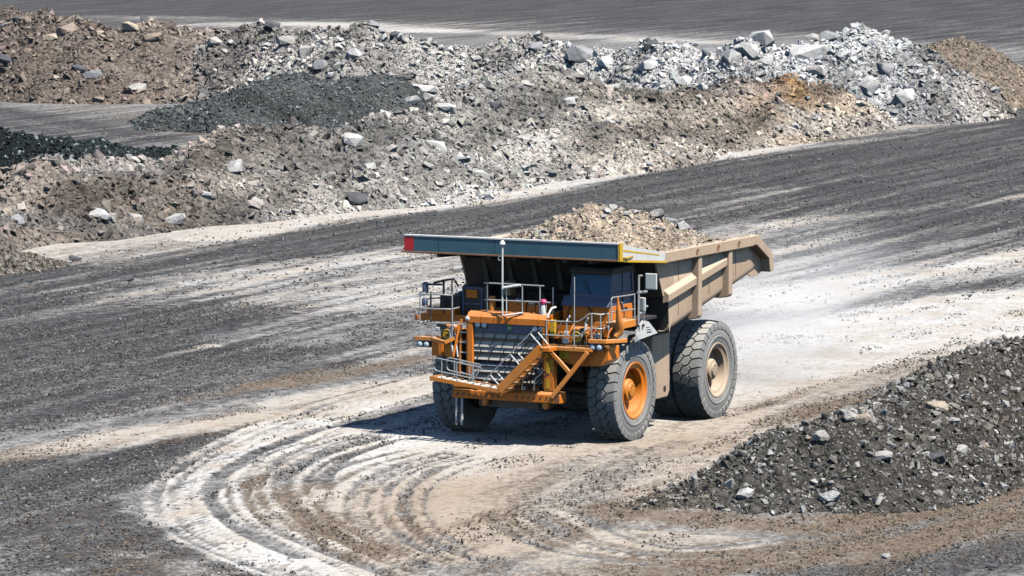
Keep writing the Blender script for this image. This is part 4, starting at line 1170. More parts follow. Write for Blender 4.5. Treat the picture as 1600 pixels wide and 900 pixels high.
# canopy over the cab
P('canopy_plate', MB().prism([(-.80, 5.36), (2.10, 5.50), (2.10, 5.57), (-.80, 5.45)], 'y', -3.5, 3.5), 'liner')
for y in (-2.5, -1.66, -.83, 0, .83, 1.66, 2.5): P('canopy_rib', MB().prism([(-.80, 5.28), (2.05, 5.40), (2.05, 5.50), (-.80, 5.36)], 'y', y - .06, y + .06), 'liner')
cb = P('canopy_beam', MB().box(2.08, 2.23, -3.55, 3.50, 5.575, 6.02), 'shade_teal')
P('beam_cap', MB().box(2.05, 2.25, -3.57, 3.50, 6.022, 6.06), 'white', cb)
P('beam_lip', MB().box(2.03, 2.27, -3.66, 3.50, 5.53, 5.573), 'rust', cb)
P('red_end_panel', MB().box(2.2, 2.236, -3.56, -3.24, 5.60, 6.0), 'red', cb)
P('beam_end_plate', MB().box(2.06, 2.26, 3.502, 3.57, 5.53, 6.05), 'yellow', cb)
P('weld_seam', MB().box(2.2, 2.234, -.55, -.535, 5.58, 6.015), 'liner', cb)
for s in (1, -1):
    a, b = (3.50, 3.55) if s > 0 else (-3.55, -3.50)
    sp = P('canopy_side', MB().prism([(2.055, 6.0), (2.055, 5.56), (-.925, 5.30), (-.925, 5.54)], 'y', a, b), 'white')
    P('yellow_stripe', MB().prism([(2.0, 5.86), (2.0, 5.80), (-.5, 5.49), (-.5, 5.53)], 'y', s * 3.552, s * 3.556), 'yellow', sp)
    P('side_flange', MB().prism([(2.05, 5.57), (2.05, 5.50), (-.92, 5.24), (-.92, 5.30)], 'y', s * 3.42, s * 3.62), 'yellow', sp)
    P('corner_gusset', MB().prism([(2.05, s * 3.56), (2.05, s * 3.70), (1.3, s * 3.56)], 'z', 5.60, 5.64), 'yellow', sp)
P('canopy_top', MB().prism([(2.05, 5.80), (2.05, 5.74), (-.9, 5.42), (-.9, 5.50)], 'y', -3.49, 3.49), 'tan')

# ---- deck
dk = P('deck', MB().box(-1.1, 1.75, -3.2, 3.2, 3.56, 3.64), 'liner')
P('deck_edge', MB().box(1.752, 1.85, -3.25, -1.25, 3.46, 3.68), 'orange', dk)
P('deck_edge', MB().box(1.752, 1.85, 1.25, 3.25, 3.46, 3.68), 'orange', dk)
P('hood', MB().prism([(1.2, 3.40), (2.38, 3.40), (2.38, 3.78), (2.20, 3.86), (1.2, 3.90)], 'y', -1.22, 1.24), 'orange', bevel=.03)

# ---- grille
x = 2.5
gf = empty('grille', parent=truck)
P('grille_post', MB().box(x - .14, x, -1.32, -1.14, 1.72, 3.66), 'orange', gf, bevel=.02)
P('grille_post', MB().box(x - .14, x, 1.16, 1.32, 1.72, 3.66), 'orange', gf, bevel=.02)
tb = MB()
cuts = [-1.32, -.86, -.44, -.02, .30, 1.02, 1.32]
for a, b in zip(cuts[:-1], cuts[1:]):
    tb.prism([(x + .01, 3.56), (x + .01, 3.74), (x - .10, 3.86), (x - .34, 3.90), (x - .34, 3.82), (x - .14, 3.76), (x - .10, 3.56)], 'y', a + .008, b - .012)
P('grille_top_bar', tb, 'orange', gf)
tp = P('grille_head_panel', MB().box(x - .16, x - .07, -1.13, 1.15, 3.28, 3.56), 'navy', gf)
P('badge', MB().lathe([(0, .0), (.1, .0), (.115, -.02), (.115, -.05)], 24, axis='x', c=(x - .05, .06, 3.44)), 'green', gf)
b2 = MB().box(x - .05, x - .04, .01, .035, 3.395, 3.485).box(x - .05, x - .04, .085, .11, 3.395, 3.485).box(x - .05, x - .04, .035, .085, 3.43, 3.45)
P('badge_mark', b2, 'white', gf)
P('radiator_core', MB().box(x - .32, x - .26, -1.14, 1.16, 1.75, 3.3), 'black', gf)
rows = [(3.26, 3.12, 'grey'), (3.10, 3.04, 'brownbar'), (3.02, 2.84, 'grey'), (2.82, 2.70, 'grey'), (2.68, 2.62, 'brownbar'), (2.60, 2.46, 'grey'), (2.36, 2.28, 'navy'), (2.24, 2.10, 'grey'), (2.08, 2.02, 'brownbar'), (2.0, 1.84, 'grey')]
for za, zb, mm in rows:
    P('louvre', MB().prism([(x - .24, zb), (x - .09 - (.05 if mm == 'brownbar' else 0), zb), (x - .16, za), (x - .24, za)], 'y', -1.13, 1.15), mm, gf)
for k in range(6):
    y = -.95 + k * .38
    P('divider_rod', MB().tube([(x - .06, y + .17, 3.26), (x - .08, y - .02, 2.84)], .016, 6).tube([(x - .06, y + .1, 2.82), (x - .08, y - .12, 2.4)], .016, 6), 'black', gf)
def lamp_pair(c, w, h, ys, parent, facing=.0):
    """black box with two round lenses looking forward"""
    X0, Y0, Z0 = c
    b = P('headlight', MB().box(X0 - .14, X0, Y0 - w / 2, Y0 + w / 2, Z0 - h / 2, Z0 + h / 2), 'black', parent, bevel=.01)
    for yy in ys:
        P('lens', MB().lathe([(0, .02), (.06, .015), (.082, .0), (.082, -.02)], 18, axis='x', c=(X0 + .004, Y0 + yy, Z0)), 'lens', b, smooth=50)
    return b
lamp_pair((x - .04, -.88, 3.50), .42, .22, (-.11, .11), None)
lamp_pair((x - .04, 1.0, 3.45), .36, .22, (-.1, .1), None)
lamp_pair((2.50, -2.79, 2.83), .44, .18, (-.11, .11), None)
lamp_pair((2.50, 2.90, 3.01), .46, .20, (-.11, .11), None)

# ---- bumper
bp = P('bumper', MB().prism([(2.2, 1.30), (2.62, 1.30), (2.62, 1.55), (2.5, 1.63), (2.2, 1.63)], 'y', -1.75, 1.80), 'orange', bevel=.02)
for k in range(17):
    y = -1.62 + k * .195
    if abs(y - .05) < .12: continue
    P('slot', MB().prism([(y, 1.38), (y + .05, 1.38), (y + .1, 1.48), (y + .05, 1.48)], 'x', 2.612, 2.624), 'black', bp)
for k in range(3): P('end_stripe', MB().box(2.61, 2.63, 1.66 + k * .05, 1.685 + k * .05, 1.32, 1.56), 'rust', bp)
for y in (-.72, 1.28):
    P('tow_lug', MB().prism([(y - .09, 1.298), (y + .09, 1.298), (y + .085, 1.16), (y + .04, 1.10), (y - .04, 1.10), (y - .085, 1.16)], 'x', 2.36, 2.56), 'orange_dusty', bp, bevel=.02)
ladder = MB()
for y in (-1.62, -1.44): ladder.beam((2.58, y, 1.30), (2.60, y, .50), .07, .05, up=(0, 1, 0))
fl = P('hanging_step', ladder, 'white', bp)
for z in (1.12, .86, .60): P('step', MB().box(2.55, 2.63, -1.59, -1.47, z - .035, z + .035), 'liner', fl)
P('bumper_plate', MB().box(2.46, 2.60, -1.72, -.55, 1.634, 1.70), 'orange_dusty', bp)

# ---- boarding walkway and stair across the front
xs0, xs1 = 2.72, 3.2
wk0, wk1 = (-2.18, 1.97), (.10, 1.70)
def wz(y): return wk0[1] + (y - wk0[0]) * (wk1[1] - wk0[1]) / (wk1[0] - wk0[0])
wf = P('walkway_frame', MB().beam((xs1, wk0[0], wk0[1] - .05), (xs1, wk1[0], wk1[1] - .05), .05, .11).beam((xs0, wk0[0] + .1, wk0[1] - .06), (xs0, wk1[0], wk1[1] - .06), .05, .16)
       .beam((xs0, wk0[0] + .1, wk0[1] - .06), (xs1, wk0[0], wk0[1] - .06), .05, .14), 'orange_dusty')
for k in range(9):
    y = -2.0 + k * .245; z = wz(y)
    P('tread_plate', MB().add([(xs0, y, z), (xs1, y - .06, z), (xs1, y + .07, z - .02), (xs0, y + .13, z - .02), (xs0, y, z - .03), (xs1, y - .06, z - .03), (xs1, y + .07, z - .05), (xs0, y + .13, z - .05)],
      [(0, 1, 2, 3), (7, 6, 5, 4), (0, 4, 5, 1), (1, 5, 6, 2), (2, 6, 7, 3), (3, 7, 4, 0)]), 'white', wf)
for xx, ya, yb in ((xs1, -2.05, -.5), (xs0 + .05, -1.85, -.75)):
    r = .02; top, bot = .55, .2
    ptz = lambda y, d: (xx, y, wz(y) + d)
    rl = MB().tube([ptz(ya + .1, top + .03), ptz(yb, top)], r).tube([ptz(ya + .1, bot), ptz(yb - .2, bot - .02)], r)
    rl.tube([ptz(ya + .1, top + .03), ptz(ya + .02, top), ptz(ya, top - .1), ptz(ya, bot + .1), ptz(ya + .02, bot + .03), ptz(ya + .1, bot)], r)
    rlo = P('walkway_rail', rl, 'galv', wf, smooth=60)
    for y in (ya + .25, ya + .75, yb - .25):
        P('rail_post', MB().tube([ptz(y, 0), ptz(y, top)], r), 'galv', rlo, smooth=60)
    P('rail_stay', MB().tube([ptz(yb - .28, .12), ptz(yb + .02, top - .02)], r), 'galv', rlo)
st0, st1 = (.10, 1.66), (1.50, 3.02)
sf = empty('boarding_stair', parent=truck)
for xx in (xs1, xs0):
    P('stringer', MB().beam((xx, st0[0], st0[1] + .02), (xx, st1[0], st1[1]), .06, .26, up=(0, -.7, .7)), 'orange_dusty', sf, bevel=.01)
for k in range(7):
    t = (k + .6) / 7.2; y = st0[0] + (st1[0] - st0[0]) * t + .05; z = st0[1] + (st1[1] - st0[1]) * t - .06
    P('stair_tread', MB().box(xs0 + .03, xs1 - .03, y - .02, y + .2, z - .03, z), 'orange_dusty', sf)
P('stair_landing', MB().box(xs0, xs1 + .03, 1.42, 1.75, 2.90, 3.0), 'orange', sf)
for xx in (xs1, xs0):
    off = .52
    n_ = (-.707, .707)
    a = (xx, st0[0] + n_[0] * off - .25, st0[1] + n_[1] * off - .22); b = (xx, st1[0] + n_[0] * off + .1, st1[1] + n_[1] * off + .13)
    hr = P('stair_rail', MB().tube([a, b], .02), 'galv' if xx == xs1 else 'black', sf, smooth=60)
    P('stair_mid_rail', MB().tube([(xx, a[1] + .19, a[2] - .19), (xx, b[1] + .12, b[2] - .24)], .016), 'black', hr, smooth=60)
    for t in (.03, .5, .97):
        yb_, zb_ = st0[0] + (st1[0] - st0[0]) * t, st0[1] + (st1[1] - st0[1]) * t + .08
        P('stair_rail_post', MB().tube([(xx, yb_, zb_), (xx, yb_ + n_[0] * (off - .06), zb_ + n_[1] * (off - .06))], .024), 'white', hr, smooth=60)

# ---- right-hand tower, braces and service platform (viewer's right)
tw = P('support_post', MB().box(2.3, 2.52, 1.22, 1.56, 1.632, 2.86), 'orange', bevel=.02)
for (ya, yb, za, zb) in ((1.30, 1.42, 2.38, 2.56), (1.30, 1.42, 2.16, 2.36), (1.45, 1.53, 2.30, 2.56), (1.30, 1.41, 1.72, 2.0), (1.31, 1.44, 2.62, 2.74)):
    P('reflector_patch', MB().box(2.521, 2.53, ya, yb, za, zb), 'yellow', tw)
P('platform_beam', MB().prism([(2.56, 1.30), (2.56, 2.55), (2.52, 2.80), (2.36, 2.80), (2.36, 1.30)], 'z', 2.86, 2.98), 'orange_dusty', bevel=.015)
P('platform_side_beam', MB().prism([(2.52, 2.66), (2.56, 2.68), (2.50, 3.24), (1.95, 3.62), (1.85, 3.62), (1.85, 3.50), (2.42, 3.16)], 'z', 3.13, 3.25), 'orange_dusty', bevel=.015)
P('brace', MB().beam((2.53, 1.44, 2.84), (2.57, 2.1, 2.22), .09, .11), 'orange_dusty', bevel=.01)
P('brace', MB().beam((2.52, 2.66, 2.86), (2.64, 1.54, 1.48), .10, .13), 'orange_dusty', bevel=.01)
P('fender_box', MB().prism([(1.72, 2.98), (3.22, 3.0), (3.22, 2.62), (2.98, 2.44), (2.15, 2.40), (1.72, 2.52)], 'x', 1.55, 2.30), 'orange', bevel=.02)
P('service_box', MB().box(1.95, 2.32, 1.62, 1.95, 2.60, 2.86), 'yellow', bevel=.02)
P('service_platform', MB().box(1.80, 2.40, 1.32, 3.25, 2.982, 3.03), 'orange_dusty')
P('service_shelf', MB().box(1.86, 2.36, 1.36, 2.2, 3.20, 3.26).box(1.86, 1.92, 1.36, 3.2, 3.03, 3.55), 'orange')
P('fluid_box', MB().box(2.28, 2.40, 1.76, 1.95, 3.06, 3.22), 'white', bevel=.02)
P('yellow_column', MB().box(2.28, 2.42, 1.36, 1.53, 3.26, 3.74), 'yellow', bevel=.015)
def air_cleaner(y, z):
    h = P('air_cleaner', MB().box(1.86, 2.22, y - .26, y + .24, z - .22, z + .26), 'orange', bevel=.05)
    P('cleaner_rim', MB().lathe([(.17, .12), (.215, .12), (.215, -.02), (.17, -.02)], 28, axis='x', c=(2.22, y - .02, z)), 'black', h, smooth=40)
    P('cleaner_cap', MB().lathe([(0, .10), (.05, .11), (.06, .08), (.15, .10), (.185, .06), (.185, -.02)], 28, axis='x', c=(2.26, y - .02, z)), 'yellow', h, smooth=40)
    P('cap_bolt', MB().lathe([(0, .15), (.03, .14), (.035, .08)], 10, axis='x', c=(2.27, y - .02, z)), 'orange', h)
air_cleaner(2.22, 3.27); air_cleaner(-2.05, 3.14)
for (y, z, h, m_) in ((2.62, 3.06, .42, 'orange'), (2.80, 3.06, .34, 'orange_dusty'), (3.05, 3.28, .36, 'orange')): P('filter_housing', MB().box(2.0, 2.2, y - .08, y + .08, z, z + h), m_, bevel=.02)
for (y, z) in ((2.72, 3.5), (2.86, 3.22)): P('red_valve', MB().lathe([(0, .07), (.05, .05), (.06, 0), (.05, -.05), (0, -.07)], 12, axis='x', c=(2.3, y, z)), 'red', smooth=50)
P('filler_neck', MB().lathe([(.05, 0), (.05, .32), (.07, .33), (.07, .38), (0, .39)], 14, axis='z', c=(2.3, 2.8, 3.03)), 'galv', smooth=40)
# rails of the service platform
def rails(name, lines, posts, m='galv', r=.022, parent=None):
    o = P(name, sum_tubes(lines, r), m, parent, smooth=60)
    for a, b in posts: P('rail_post', MB().tube([a, b], r), m, o, smooth=60)
    return o
def sum_tubes(lines, r):
    mb = MB()
    for l in lines: mb.tube(l, r)
    return mb
rails('handrail', [[(2.50, 1.28, 3.72), (2.50, 1.68, 3.72), (2.50, 2.33, 3.74), (2.50, 2.53, 3.86), (2.50, 2.68, 3.98), (2.50, 2.80, 4.00), (2.40, 3.00, 3.97), (2.20, 3.18, 3.99)],
    [(2.50, 1.14, 3.30), (2.50, 1.85, 3.30), (2.50, 2.35, 3.32), (2.50, 2.51, 3.44), (2.50, 2.68, 3.55), (2.50, 2.85, 3.57), (2.40, 3.05, 3.55), (2.20, 3.18, 3.60)]],
    [((2.50, 1.30, 3.74), (2.50, 1.30, 2.89)), ((2.50, 1.96, 3.72), (2.50, 1.96, 3.32)), ((2.50, 2.77, 4.00), (2.50, 2.77, 3.21)), ((2.40, 3.01, 3.98), (2.40, 3.02, 3.25)), ((2.20, 3.18, 3.99), (2.20, 3.18, 3.28))])
P('grab_bar', MB().tube([(2.50, 1.96, 3.72), (2.45, 1.97, 3.79), (2.40, 2.03, 3.90)], .03), 'white', smooth=60)
P('grab_bar', MB().tube([(2.45, 2.53, 3.50), (2.45, 2.55, 3.70), (2.42, 2.62, 3.87)], .03), 'white', smooth=60)
P('grab_bar', MB().tube([(2.45, 1.30, 3.80), (2.40, 1.34, 3.94), (2.30, 1.37, 4.07), (2.10, 1.40, 4.09)], .035), 'white', smooth=60)
P('whip_antenna', MB().tube([(2.55, 2.23, 2.98), (2.52, 2.22, 5.05)], .018), 'galv')
# rails of the cab walkway
rails('handrail', [[(2.50, 3.40, 4.44), (2.41, 3.40, 4.49), (2.15, 3.40, 4.48), (0.87, 3.40, 4.45)], [(2.49, 3.40, 4.07), (0.87, 3.40, 4.01)]],
    [((2.50, 3.40, 4.46), (2.49, 3.40, 3.75)), ((0.90, 3.40, 4.45), (0.89, 3.40, 3.56))])
P('cab_walkway', MB().prism([(2.05, 3.50), (.75, 3.50), (.75, 3.72), (2.05, 3.72)], 'y', 2.95, 3.42), 'orange_dusty', bevel=.02)
P('hanging_strap', MB().tube([(2.23, 3.48, 4.50), (2.19, 3.48, 4.19), (2.14, 3.48, 3.81), (2.01, 3.46, 3.59), (2.01, 3.42, 3.42), (2.15, 3.36, 3.30)], .12, 10, taper=[.2, .45, .8, 1.15, 1.0, .5]), 'orange_dusty', smooth=60)
# mirror mast on the driver's side
mast = P('mirror_mast', MB().tube([(0.82, 3.50, 4.98), (0.84, 3.50, 3.54)], .035).tube([(0.46, 3.50, 4.30), (0.48, 3.50, 3.62)], .022).tube([(0.82, 3.50, 5.00), (0.60, 3.50, 4.98)], .03)
    .tube([(0.87, 3.50, 4.51), (0.29, 3.50, 4.48)], .045).tube([(0.51, 3.50, 4.06), (0.24, 3.50, 4.04)], .04).tube([(0.82, 3.50, 3.88), (0.46, 3.50, 3.87)], .05), 'galv', smooth=60)
def mirror(cy, cz, w, h, xx):
    b = P('mirror', MB().box(xx - .06, xx, cy - w / 2, cy + w / 2, cz - h / 2, cz + h / 2), 'white', bevel=.025)
    P('mirror_glass', MB().box(xx - .01, xx + .006, cy - w / 2 + .035, cy + w / 2 - .035, cz - h / 2 + .035, cz + h / 2 - .035), 'mirror', b)
mirror(3.84, 4.83, .38, .48, .72); mirror(3.56, 4.14, .19, .42, .70)
fp = P('fender_panel', MB().prism([(.62, 3.36), (.16, 3.62), (-.22, 3.54), (-.86, 3.14), (.48, 3.06), (.64, 3.20)], 'y', 3.30, 3.34), 'white')
P('warning_print', MB().box(-.42, -.1, 3.341, 3.344, 3.20, 3.24).box(-.36, -.08, 3.341, 3.344, 3.28, 3.31).box(-.28, -.04, 3.341, 3.344, 3.36, 3.385), 'liner', fp)
P('mud_plate', MB().prism([(.63, 3.18), (.47, 3.04), (.75, 3.02), (.88, 3.14)], 'y', 3.31, 3.36), 'galv', fp)
P('horn', MB().lathe([(.03, 0), (.04, .03), (.055, .05), (.05, .05), (0, .02)], 16, axis='y', c=(.22, 3.34, 3.47)), 'black', fp, smooth=40)

# ---- cab
cab = empty('cab', parent=truck)
cx0, cx1, cy0, cy1 = .05, 1.52, 1.66, 2.94
P('cab_base', MB().box(cx0, 1.62, 1.40, cy1, 3.642, 4.12), 'orange', cab, bevel=.02)
P('cab_cowl', MB().prism([(1.5, 4.122), (1.78, 4.122), (1.74, 4.19), (1.54, 4.40), (1.5, 4.40)], 'y', 1.42, cy1 + .02), 'navy', cab)
fr = MB()
for (x0, x1, ya, yb, z0, z1) in ((cx1 + .03, cx1 - .1, cy0, cy0 + .02, 4.4, 5.06), (cx1 + .03, cx1 - .1, cy1, cy1 - .02, 4.4, 5.06)):
    fr.beam((x0, ya, z0), (x1, yb, z1), .08, .08)
fr.beam((cx0, cy1, 4.12), (cx0 + .05, cy1 - .02, 5.06), .08, .08).beam((cx0, cy0, 4.12), (cx0 + .05, cy0, 5.06), .08, .08).beam((.72, cy1, 4.12), (.72, cy1 - .02, 5.06), .06, .06)
fr.beam((cx1 + .02, cy0, 4.42), (cx1 + .02, cy1, 4.42), .07, .08).beam((cx0, cy1, 4.45), (cx1, cy1, 4.45), .06, .08)
P('cab_pillars', fr, 'navy', cab)
P('cab_roof', MB().prism([(cx0 - .02, 5.05), (cx1 + .02, 5.05), (cx1 + .06, 5.13), (cx1 - .02, 5.24), (cx0 - .02, 5.26)], 'y', cy0 - .06, cy1 + .05), 'liner', cab, bevel=.03)
P('cab_back', MB().box(cx0, cx0 + .05, cy0, cy1, 4.13, 5.05), 'black', cab)
P('windscreen', MB().add([(cx1 + .01, cy0 + .05, 4.46), (cx1 + .01, cy1 - .05, 4.46), (cx1 - .1, cy1 - .06, 5.05), (cx1 - .1, cy0 + .06, 5.05)], [(0, 1, 2, 3)]), 'glass', cab, solid=.012)
P('side_window', MB().add([(cx0 + .06, cy1 - .015, 4.5), (.68, cy1 - .015, 4.5), (.68, cy1 - .02, 5.04), (cx0 + .08, cy1 - .02, 5.04)], [(0, 1, 2, 3)]), 'glass', cab, solid=.012)
P('side_window', MB().add([(.76, cy1 - .015, 4.5), (cx1 - .03, cy1 - .015, 4.5), (cx1 - .13, cy1 - .02, 5.04), (.76, cy1 - .02, 5.04)], [(0, 1, 2, 3)]), 'glass', cab, solid=.012)
P('side_panel', MB().box(cx0, cx1, cy1 - .03, cy1 - .005, 4.12, 4.42), 'navy', cab)
P('dashboard', MB().prism([(1.1, 4.3), (1.46, 4.3), (1.46, 4.44), (1.3, 4.5), (1.1, 4.46)], 'y', cy0 + .05, cy1 - .05), 'black', cab)
P('dash_papers', MB().add([(1.2, 1.75, 4.51), (1.44, 1.72, 4.47), (1.42, 2.05, 4.47), (1.24, 2.1, 4.51)], [(0, 1, 2, 3)]), 'white', cab, solid=.004)
P('seat', MB().box(.35, .8, 2.15, 2.65, 4.0, 4.3).box(.3, .42, 2.15, 2.65, 4.3, 4.92), 'navy', cab, bevel=.05)
P('steering_wheel', MB().lathe([(.2 + .018 * math.cos(a), .018 * math.sin(a)) for a in np.linspace(0, 2 * PI, 9)], 24, axis='x', c=(1.08, 2.45, 4.58)), 'galv', cab, smooth=60)
P('wiper', MB().tube([(cx1 + .05, 2.3, 4.46), (cx1 - .0, 2.05, 4.85)], .014), 'black', cab)
P('cab_cable', MB().tube([(1.66, 1.62, 3.66), (1.68, 1.60, 3.95), (1.66, 1.70, 4.12)], .02).tube([(1.66, 2.38, 3.66), (1.68, 2.36, 3.95), (1.66, 2.22, 4.13)], .02), 'black', cab)
P('door_handle', MB().beam((.9, 2.97, 4.2), (.72, 2.97, 3.95), .05, .03), 'galv', cab)

# ---- things on the deck between grille and body
eb = P('cabinet', MB().box(1.1, 1.9, -.25, .32, 3.86, 4.16), 'orange', bevel=.02)
P('cabinet', MB().box(1.1, 1.9, .36, .62, 3.86, 4.09), 'orange', bevel=.02)
P('cabinet', MB().box(1.1, 1.9, .64, .92, 3.86, 4.11), 'orange', bevel=.02)
mb = MB()
for y in (.0, .12, .42, .52, .74): mb.lathe([(.06, 0), (.07, .05), (.05, .09), (0, .1)], 10, axis='z', c=(1.8, y, 4.10 if y > .3 else 4.16))
P('cabinet_plugs', mb, 'galv', smooth=50)
P('exhaust_can', MB().lathe([(0, .0), (.1, .0), (.1, .42), (0, .42)], 16, axis='z', c=(1.9, -.78, 3.88)), 'orange_dusty', smooth=40)
P('amber_lamp', MB().lathe([(0, .08), (.06, .06), (.08, .0), (.08, -.05)], 16, axis='x', c=(1.6, -.18, 4.62)), 'amber', smooth=50)
P('pump_block', MB().box(1.2, 1.6, -.62, -.34, 4.3, 4.72), 'brownbar', bevel=.03)
gc = P('electrical_cabinet', MB().box(.6, 1.5, -2.0, -1.2, 3.64, 4.52), 'black', bevel=.02)
P('cabinet_frame', MB().box(1.5, 1.53, -1.99, -1.93, 3.66, 4.5).box(1.5, 1.53, -1.36, -1.30, 3.66, 4.5).box(1.5, 1.53, -1.93, -1.36, 4.44, 4.5).box(1.5, 1.53, -1.93, -1.36, 3.98, 4.03), 'navy', gc)
P('orange_panel', MB().box(1.5, 1.54, -1.84, -1.48, 4.18, 4.42), 'orange', gc)
P('grid_box', MB().box(.5, 1.5, -2.75, -2.05, 3.64, 4.2), 'black', bevel=.02)
P('grid_box_cap', MB().lathe([(.09, 0), (.09, .1), (0, .14)], 14, axis='z', c=(1.2, -2.2, 4.2)), 'navy', smooth=40)
P('deck_box', MB().box(1.2, 1.9, -3.0, -2.05, 3.66, 3.84), 'orange', bevel=.02)
ex = P('extinguisher', MB().lathe([(0, 0), (.09, 0), (.09, .3), (.06, .36), (.05, .4), (0, .4)], 16, axis='z', c=(2.25, 1.08, 3.84)), 'white', smooth=40)
P('extinguisher_cap', MB().lathe([(.1, .34), (.11, .42), (.07, .48), (0, .49)], 16, axis='z', c=(2.25, 1.08, 3.84)), 'magenta', ex, smooth=40)
mp = P('mast', MB().tube([(2.55, -.12, 3.80), (2.55, -.12, 5.90)], .03).tube([(2.52, .0, 3.80), (2.52, .0, 4.6)], .02), 'white', smooth=60)
P('mast_lamp', MB().lathe([(.03, -.04), (.09, 0), (.075, .06), (.03, .12), (0, .12)], 16, axis='z', c=(2.55, -.12, 5.92)), 'white', mp, smooth=50)
P('mast_ring', MB().lathe([(.06 + .012 * math.cos(a), .012 * math.sin(a)) for a in np.linspace(0, 2 * PI, 7)], 16, axis='x', c=(2.55, -.20, 5.50)), 'galv', mp)
P('mast_arm', MB().tube([(2.60, -0.05, 4.64), (2.50, 0.45, 4.73)], .045).tube([(2.60, -0.01, 3.82), (2.40, 0.50, 3.91)], .03), 'white', mp, smooth=60)
rails('handrail', [[(2.30, -0.86, 4.73), (2.30, 1.12, 4.72)], [(2.30, -0.84, 4.23), (2.30, 1.33, 4.24)]],
    [((2.30, -0.75, 4.73), (2.30, -0.75, 3.78)), ((2.30, 0.41, 4.73), (2.30, 0.41, 3.74)), ((2.30, 0.99, 4.73), (2.30, 0.99, 3.75))])
P('rail_post', MB().tube([(1.90, 1.22, 4.65), (1.90, 1.22, 3.87)], .022), 'galv')

# ---- left platform (viewer's left)
P('platform_edge', MB().box(2.38, 2.52, -3.05, -2.55, 2.95, 3.06), 'orange_dusty', bevel=.01)
P('platform_plate', MB().box(1.6, 2.38, -3.2, -1.4, 2.95, 3.0), 'orange_dusty')
P('platform_lip', MB().beam((2.46, -2.56, 3.0), (2.62, -2.0, 2.93), .1, .1).beam((2.62, -2.0, 2.93), (2.5, -1.74, 3.06), .1, .1), 'orange_dusty')
P('fender_box', MB().prism([(-2.52, 2.92), (-2.52, 2.50), (-2.14, 2.50), (-2.14, 2.9)], 'x', 1.7, 2.48), 'orange', bevel=.02)
P('fender_box', MB().prism([(-2.13, 2.88), (-2.13, 2.50), (-1.83, 2.46), (-1.83, 2.9)], 'x', 1.7, 2.42), 'orange_dusty', bevel=.02)
P('service_bracket', MB().box(1.9, 2.3, -1.80, -1.62, 2.6, 3.3).beam((2.4, -1.62, 3.5), (2.5, -1.78, 2.5), .08, .07), 'orange', bevel=.015)
P('hose', MB().tube([(2.46, -1.9, 3.3), (2.5, -1.84, 2.9), (2.48, -1.78, 2.55)], .035).tube([(2.4, -1.76, 3.2), (2.45, -1.7, 2.8), (2.44, -1.66, 2.5)], .03), 'white', smooth=60)
P('round_lamp', MB().lathe([(0, .05), (.06, .04), (.085, 0), (.07, -.06)], 16, axis='x', c=(2.5, -1.30, 3.66)), 'white', smooth=50)
lad = P('deck_ladder', MB().beam((2.42, -1.6, 1.95), (2.40, -1.56, 3.62), .05, .05).beam((2.42, -1.36, 1.9), (2.40, -1.36, 3.6), .04, .05), 'orange_dusty')
for z in (2.05, 2.35, 2.65, 2.95, 3.25, 3.48): P('rung', MB().beam((2.42, -1.6, z), (2.42, -1.36, z - .01), .035, .035), 'white', lad)
rails('handrail', [[(2.50, -2.96, 4.33), (2.50, -2.38, 4.34), (2.50, -1.86, 4.33), (2.30, -1.86, 4.36), (1.90, -1.96, 4.42)], [(2.50, -2.92, 4.32), (2.00, -2.94, 4.33)],
    [(2.50, -2.96, 3.90), (2.50, -2.38, 3.90), (2.50, -1.82, 3.92), (2.10, -1.79, 3.94)], [(2.50, -2.92, 3.91), (2.00, -2.92, 3.92)],
    [(2.50, -2.92, 3.47), (2.30, -2.68, 3.52)], [(2.50, -2.55, 3.47), (2.50, -1.95, 3.50), (2.40, -1.58, 3.54)]],
    [((2.50, -2.89, 4.31), (2.50, -2.90, 3.01)), ((2.50, -1.81, 4.34), (2.50, -1.81, 3.03)), ((2.50, -2.49, 3.49), (2.50, -2.47, 3.05))])
P('rail_post', MB().tube([(2.30, -2.63, 4.38), (2.30, -2.64, 3.45)], .03), 'black')
mf = P('mirror_bracket', MB().tube([(2.00, -2.88, 4.57), (1.90, -2.46, 4.57)], .03).tube([(1.90, -2.41, 4.69), (1.90, -2.41, 3.71)], .035).tube([(1.90, -2.74, 4.61), (1.90, -2.41, 4.70), (1.90, -2.07, 4.76), (1.70, -2.02, 4.53)], .032)
    .tube([(1.90, -2.13, 4.74), (1.90, -2.13, 4.29)], .022).tube([(2.00, -2.88, 4.14), (1.90, -2.41, 4.19), (1.90, -2.13, 4.26)], .022).tube([(2.00, -2.90, 3.92), (2.00, -2.79, 3.93)], .025), 'black', smooth=60)
for (a, b) in (((2.00, -2.97, 4.64), (2.00, -2.97, 4.29)), ((2.00, -2.99, 4.17), (2.00, -2.99, 3.89))):
    z1, z0 = a[2], b[2]
    P('mirror_back', MB().lathe([(0, z0), (.07, z0), (.09, z0 + .04), (.095, (z0 + z1) / 2), (.09, z1 - .04), (.06, z1), (0, z1)], 16, axis='z', c=(a[0], a[1], 0)), 'navy', mf, smooth=50)
P('marker_lamp', MB().box(2.3, 2.42, -3.12, -2.98, 3.54, 3.68), 'amber', bevel=.02)
P('access_grille', MB().box(2.3, 2.33, -2.42, -2.1, 3.28, 3.44), 'black')

